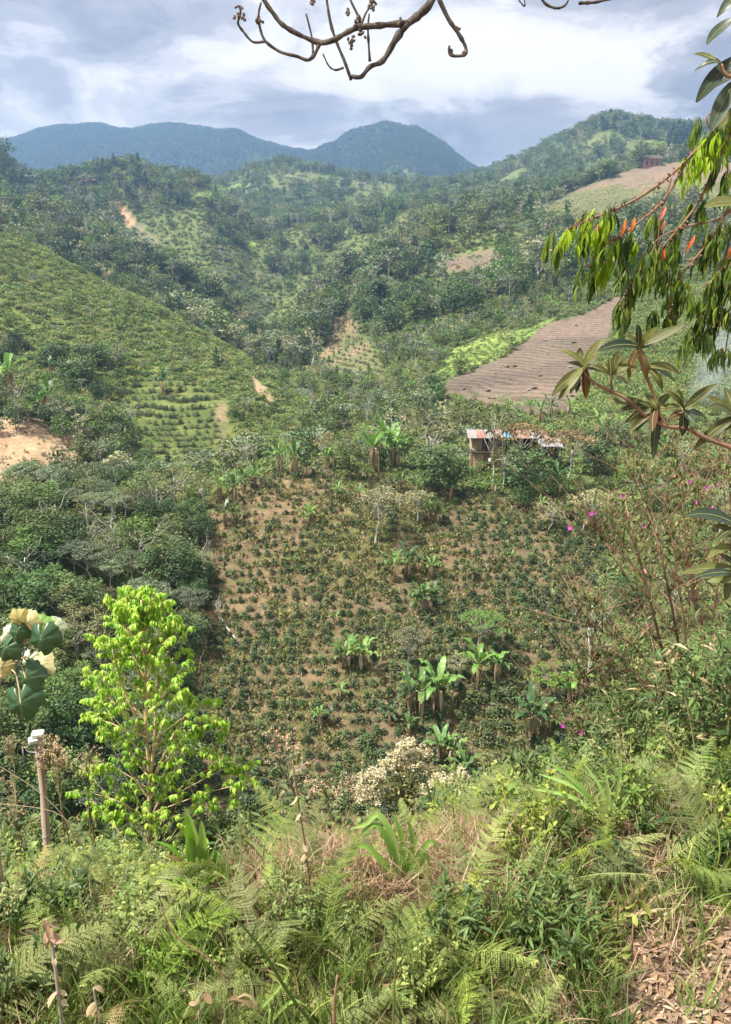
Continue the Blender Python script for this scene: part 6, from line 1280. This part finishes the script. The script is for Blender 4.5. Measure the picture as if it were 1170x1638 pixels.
for k in range(1400):
    if len(fern_at) >= 165: break
    y = 2.35+7*rng.random()**1.3; x = (rng.random()*2-1)*0.52*(y+0.7); z = float(near_z(x, y)); px, py, _ = proj((x, y, z))
    if px > 985 and py > 1440: continue
    if 235 < px < 390 and 1390 < py < 1540: continue
    if 560 < px < 720 and 1390 < py < 1530: continue
    if px < -60 or px > 1230: continue
    if 390 < px < 830 and 1360 < py < 1470 and rng.random() < 0.9: continue
    if all((x-a)**2+(y-b_)**2 > (0.28 if y > 4 else 0.2)**2 for a, b_, _ in fern_at): fern_at.append((x, y, z))
for k, (x, y, z) in enumerate(fern_at):
    side = 'left' if x < -0.5 else ('right' if x > 0.7 else 'middle'); row_ = 'nearest' if y < 3.6 else ('middle' if y < 5.5 else 'upper')
    sf = 0.5+0.4*rng.random(); sf *= float(fit(x, y, z, 0.5*sf))
    if sf < 0.28: continue
    e = empty('fern', (x, y, z-0.02), rng.random()*6.28, sf); nf = 4+k % 4
    for i in range(nf):
        o = bpy.data.objects.new('frond', FRM[rng.integers(0, 5) if rng.random() < 0.9 else 5]); C.objects.link(o); o.parent = e; o.rotation_euler = (rng.normal()*0.30-0.05, rng.normal()*0.3, i*6.28/nf+rng.normal()*0.3); s_ = 0.75+0.45*rng.random(); o.scale = (s_, s_, s_)
    tag(e, ('small ' if sf < 0.5 else ('large ' if sf > 0.75 else ''))+'bracken fern '+near_mark(e, NEARM), 'fern', 'bracken ferns on the near slope')

# leafy weeds of the near slope: each a thing
def weed_mesh(seed, style):
    global rng
    keep = rng; rng = np.random.default_rng(seed); S_, L = MB(), MB()
    for k in range(7 if style != 2 else 10):
        a = rng.random()*6.28; h = 0.26+0.32*rng.random(); lean = 0.12+0.25*rng.random(); tip = np.array([math.cos(a)*lean, math.sin(a)*lean, h]); c = curve([(0, 0, -.03), tip*0.5+UP*0.06, tip], 8); S_.tube(c, np.linspace(0.006, 0.002, 8), 4)
        n = (40, 60, 30)[style]; f = 0.2+0.8*rng.random(n); P_ = c[np.clip((f*7).astype(int), 0, 7)]+rng.normal(size=(n, 3))*0.02
        tm, s0 = ((RL, 0.048), (LEAF3, 0.038), (HL, 0.11))[style]; L.inst(tm, P_, rdir(n)+UP*0.15, UP+rdir(n)*0.5, s0*(0.6+0.8*rng.random(n)))
    rng = keep; return S_.mesh('stem', STEMB), L.mesh('leaves', [WEEDM, YG, NARROW][style] if style != 1 else G_SCRUB, True)
WD = [weed_mesh(60+k, k % 3) for k in range(6)]
weeds = []
for k in range(4000):
    if len(weeds) >= 290: break
    y = 2.5+6.9*rng.random()**0.75; x = (rng.random()*2-1)*0.55*(y+0.6); z = float(near_z(x, y)); px, py, _ = proj((x, y, z))
    if px > 960 and py > 1420: continue
    if 235 < px < 390 and 1400 < py < 1540: continue
    if 560 < px < 720 and 1400 < py < 1530: continue
    if 400 < px < 820 and 1350 < py < 1455: continue
    if px < -60 or px > 1230: continue
    if all((x-a)**2+(y-b_)**2 > (0.24 if y > 4 else 0.2)**2 for a, b_, _, _ in weeds): weeds.append((x, y, z, px))
for k, (x, y, z, px) in enumerate(weeds):
    st = k % 6; sf = (0.7+0.7*rng.random())*(1.1 if y > 6 else (0.75 if y > 4 else 0.55)); sf *= float(fit(x, y, z, 0.55*sf))
    if sf < 0.22: continue
    e = empty('leafy_weed', (x, y, z-0.02), rng.random()*6.28, sf); nm = ['broad leaved weed', 'small leaved bushy weed', 'narrow leaved dark weed'][st % 3]; side = 'left' if px < 400 else ('right' if px > 780 else 'middle')
    for n_, me in zip(('stem', 'leaves'), WD[st]): o = bpy.data.objects.new(n_, me); C.objects.link(o); o.parent = e
    far = 'upper' if y > 6 else 'lower'
    tag(e, ('low ' if sf < 0.5 else '')+nm+' '+near_mark(e, NEARM), 'weed', nm+'s on the near slope')

# dense narrow leaved thicket at the right
for k, (px, py, Y, h) in enumerate(((1000, 1350, 5.6, 1.0), (1060, 1400, 4.8, 1.1), (1120, 1420, 4.4, 1.15), (1170, 1420, 4.2, 1.2), (1090, 1340, 5.8, 1.2), (1150, 1330, 5.6, 1.4), (1030, 1300, 6.4, 1.0), (1210, 1380, 4.6, 1.5), (1185, 1290, 6.2, 1.3), (950, 1330, 6.2, 0.8), (1110, 1290, 6.6, 1.0))):
    b = at(px, py, Y); z = float(near_z(b.x, b.y)); e = empty('cane_thicket', (b.x, b.y, z-0.03), 0); S_, L = MB(), MB()
    for q in range(16):
        a = rng.random()*6.28; lean = 0.1+0.35*rng.random(); tip = np.array([math.cos(a)*lean, math.sin(a)*lean, h*(0.6+0.45*rng.random())]); c = curve([(rng.normal()*0.1, rng.normal()*0.1, -.03), tip*0.55+UP*0.1, tip], 8); S_.tube(c, np.linspace(0.006, 0.002, 8), 4)
        n = 44; f = 0.1+0.9*rng.random(n); P_ = c[np.clip((f*7).astype(int), 0, 7)]+rng.normal(size=(n, 3))*0.02; D = rdir(n)*np.array([1, 1, 0.5])+UP*0.1; L.inst(HL, P_, D, UP+rdir(n)*0.5, 0.085*(0.6+0.8*rng.random(n)), np.where(rng.random(n) < 0.12, 1, 0))
    S_.build('canes', STEMB, e); L.build('leaves', [NARROW, STRAW], e, True); tag(e, ['lowest left', 'left of the path edge', 'largest nearest', 'rightmost low', 'middle', 'tall right', 'upper left', 'outermost tall', 'upper right', 'small leftmost', 'topmost middle'][k]+' dark narrow leaved thicket with dry canes, right edge', 'thicket')

# grass, dry grass, litter: uncountable
def tuft_mesh(seed, n, h, mat, w_=0.05, flop=0.6):
    global rng
    keep = rng; rng = np.random.default_rng(seed); M = MB(); B_ = blade(4, lambda s: 1-0.9*s, 0.9, 0.1, 0, w_); P_ = np.zeros((n, 3)); P_[:, :2] = rng.normal(size=(n, 2))*0.05; M.inst(B_, P_, rdir(n)*flop+UP, rdir(n)+UP*0.3, h*(0.5+0.7*rng.random(n))); rng = keep; return M.mesh('tuft', mat, True)
GT = [tuft_mesh(80+k, 22, 0.24, GRASSM, 0.045, 0.55) for k in range(3)]; DT = [tuft_mesh(90+k, 40, 0.17, [STRAW, PINKDRY][k % 2], 0.03, 1.5) for k in range(4)]
OPENED = [[(225, 1300), (400, 1300), (400, 1560), (225, 1560)], [(540, 1310), (730, 1310), (730, 1560), (560, 1560)]]
def near_points(n, fn, ymin=2.2, ymax=9.2):
    y = ymin+(ymax-ymin)*rng.random(n); x = (rng.random(n)*2-1)*0.62*(y+0.8); z = near_z(x, y); px, py, _ = proj(np.stack([x, y, z], -1)); k = rng.random(n) < fn(px, py, x, y)*np.where((inpoly(px, py, OPENED[0]) | inpoly(px, py, OPENED[1])) & (ymax > 9) & (y > 2.8), 0.35, 1.0); return np.stack([x, y, z], -1)[k]
path = lambda px, py: inpoly(px, py, [(1010, 1480), (1240, 1440), (1300, 1800), (1000, 1800), (1010, 1600)])
P = near_points(5200, lambda px, py, x, y: np.where(path(px, py), 0.03, np.where(y > 6, 0.2, 0.45)*np.where((px > 400) & (px < 830) & (py > 1345) & (py < 1460), 0.35, 1.0))); n = len(P); S = sz(n, 0.6, 1.3); S = S*np.maximum(fit(P[:, 0], P[:, 1], P[:, 2], 0.26*S), 0.15); scatter('grass', GT, P, S, rng.random(n)*6.28, 'green grass growing on the near slope')
P = near_points(8500, lambda px, py, x, y: np.where(path(px, py), 0.04, np.where((px > 380) & (px < 860) & (py > 1340) & (py < 1470), 0.95, np.where((px < 140) & (py > 1450), 0.35, np.where(px > 880, 0.2, 0.05))))); n = len(P)
S = sz(n, 0.6, 1.5); S = S*np.maximum(fit(P[:, 0], P[:, 1], P[:, 2], 0.18*S), 0.15); scatter('dry_grass', DT, P, S, rng.random(n)*6.28, 'tangle of dry straw coloured grass on the near slope')
LIT = []
for k in range(5):
    M = MB(); M.inst(blade(3, lambda s: (0.3, 1, 0.8, 0.05)[int(round(s*3))], [-0.9, 1.1, -0.4, 0.6, 1.6][k], 0.18*(1 if k % 2 else -1), 0.05, [0.42, 0.3, 0.5, 0.22, 0.36][k]), np.zeros((1, 3)), np.array([[0, 1.0, 0]]), np.array([[0, 0, 1.0]]), [0.042], 0); LIT.append(M.mesh('leaf', leaf_mat('litter_%s' % 'abcde'[k], [[(0.17, 0.105, 0.06)], [(0.28, 0.19, 0.12)], [(0.09, 0.055, 0.035)], [(0.38, 0.29, 0.20)], [(0.21, 0.14, 0.08)]][k], 0.15, 0.85, instvary=0.7), True))
P = near_points(60000, lambda px, py, x, y: np.where(path(px, py), 1.0, np.where(y < 4, 0.05, 0.012)), 1.9, 6.0); n = len(P); P[:, 2] += 0.003+0.010*rng.random(n)
tl = rng.normal(size=(n, 2))*0.25; scatter('leaf_litter', LIT, P, 0.45+1.3*rng.random(n)**2.5, rng.random(n)*6.28, 'pale brown fallen leaves covering the path at lower right', None, tl)
# slope undergrowth beyond the near plants, down towards the valley
m_ = (GY > 9) & (GY < 50)
P = sample(m_, dens=1/0.55, tmax=0.62, weight=np.where(GY < 16, 1.3, 0.4)); n = len(P)
UGM = [make_scrub(960+k, 110, 0.6, 0.13, LEAF2 if k % 2 else DIA).mesh('scrub', [G_SCRUB, WEEDM, G_OLIVE, G_MID][k]) for k in range(4)]
scatter('slope_undergrowth', UGM, P, sz(n, 0.3, 0.6), rng.random(n)*6.28, 'undergrowth covering the slope below the path')
P = near_points(3400, lambda px, py, x, y: np.where(path(px, py), 0.0, np.where((px > 400) & (px < 830) & (py > 1345) & (py < 1460), 0.12, 0.8)), 5.0, 9.3); n = len(P)
S = sz(n, 0.22, 0.48); S = S*np.maximum(fit(P[:, 0], P[:, 1], P[:, 2], 0.9*S), 0.2); scatter('near_undergrowth', UGM[:3], P, S, rng.random(n)*6.28, 'low mixed leafy growth on the near slope')

# fallen dry leaves of cane, dead stalks
b = at(985, 1478, 3.4); 
for k, (a, b2, w_) in enumerate((((1035, 1435), (960, 1495), 16), ((1090, 1445), (1010, 1480), 13), ((940, 1440), (955, 1500), 12), ((1060, 1480), (940, 1492), 9), ((955, 1440), (935, 1492), 14), ((1170, 1482), (1040, 1484), 8), ((1000, 1450), (930, 1500), 10), ((1095, 1462), (1040, 1490), 9), ((980, 1432), (1000, 1490), 10), ((965, 1455), (1010, 1500), 11))):
    A, B = ground_at(*a), ground_at(*b2); A = np.array(A)+UP*(0.03+0.05*rng.random()); B = np.array(B)+UP*0.02; M = MB(); c = curve([A*0, (B-A)*0.5+UP*0.02+rdir(1)[0]*0.02, B-A], 9); ribbon(M, c, [w_*0.7/F*3.4*s_ for s_ in LANCE(9)], 0, 0.3, None, (rng.normal()*0.3, 0, 1)); o = M.build('dry_leaf', STRAW, None, True, A); tag(o, 'long dry straw coloured leaf lying beside the path', 'dry leaf', 'long dry leaves beside the path')
def stalk(label, Y, pts, r, mat, leaves=0, lm=STRAW, name='dead_stalk', sz_=0.06):
    b = hit(pts[0][0], min(pts[0][1], 1690)); Y = min(b.y, 7.5); z = float(near_z(b.x, b.y)); e = empty(name, (b.x, b.y, z-0.05)); tag(e, label, 'stalk'); o_ = np.array(e.location); M = MB(); c = curve([np.array([0, 0, 0])]+[np.array(at(x, y, Y))-o_ for x, y in pts[1:]], 14); M.tube(c, np.linspace(r, r*0.45, 14), 6); M.build('stem', mat, e, True)
    if leaves:
        L = MB(); n = leaves; i = rng.integers(4, 14, n); L.inst(RL, c[i], rdir(n)*0.6-UP*0.7, rdir(n), sz_*(0.6+0.8*rng.random(n)), 0); L.build('leaves', lm, e, True)
stalk('thin brown dead stalk with whitish curled leaves rising in the middle', 4.2, [(500, 1480), (492, 1380), (480, 1300), (468, 1215)], 0.006, TWIG, 10)
stalk('short thick brown stake at the bottom edge', 2.9, [(538, 1700), (535, 1620), (540, 1560)], 0.008, REDTW)
stalk('dead stem with brown curled leaves at the lower left', 3.0, [(105, 1700), (95, 1600), (85, 1520), (75, 1470)], 0.008, BARK, 16, PINKDRY, sz_=0.05)
stalk('second dead stem with whitish leaves at the bottom left', 2.8, [(170, 1700), (160, 1640), (150, 1580)], 0.006, BARK, 9, STRAW, sz_=0.045)
stalk('long green stem leaning across the bottom left of centre', 3.0, [(560, 1720), (470, 1600), (420, 1520), (370, 1460)], 0.007, GRASSM)
stalk('slim upright green stem at the bottom centre', 3.1, [(628, 1700), (632, 1560), (640, 1440)], 0.005, GRASSM)
stalk('reddish arching bramble stem at the bottom left of centre', 3.2, [(400, 1640), (350, 1550), (280, 1495), (255, 1440)], 0.004, REDTW)
stalk('pair of upright dark red stems beside the path', 3.4, [(1015, 1570), (1012, 1500), (1018, 1440)], 0.005, REDTW, 6, WEEDM)
stalk('bare twig with a white dried leaf at the bottom left of centre', 2.8, [(325, 1680), (318, 1610), (325, 1585)], 0.005, BARK, 7, STRAW, sz_=0.045)
stalk('long pale bare twig slanting left of the fence post', 5.0, [(150, 1420), (110, 1320), (60, 1265), (-10, 1220)], 0.005, TANTW)
stalk('thin pale twig crossing the fence post', 4.6, [(165, 1425), (130, 1350), (90, 1300), (-10, 1285)], 0.004, TANTW)

# ------------------------------------------------------------ tell apart the repeats that still read alike, by their place in the row
ORD = 'first second third fourth fifth sixth seventh eighth ninth tenth eleventh twelfth thirteenth fourteenth fifteenth sixteenth seventeenth eighteenth nineteenth twentieth'.split()
by = {}
for o in C.objects:
    if o.parent is None and o.get('category'): by.setdefault(o['label'], []).append(o)
for lb, os_ in by.items():
    if len(os_) < 2: continue
    pos = [(float(proj(np.array(o.location))[0]), k, o) for k, o in enumerate(os_)]; pos.sort(key=lambda q: q[:2]); n = len(pos)
    for i, (_, _, o) in enumerate(pos):
        w_ = ('leftmost' if i == 0 else 'rightmost') if i in (0, n-1) else (ORD[i]+' from left' if i < 20 else (ORD[n-1-i]+' from right' if n-1-i < 20 else None))
        if w_ and len((lb+' '+w_).split()) <= 16: o['label'] = lb+', '+w_
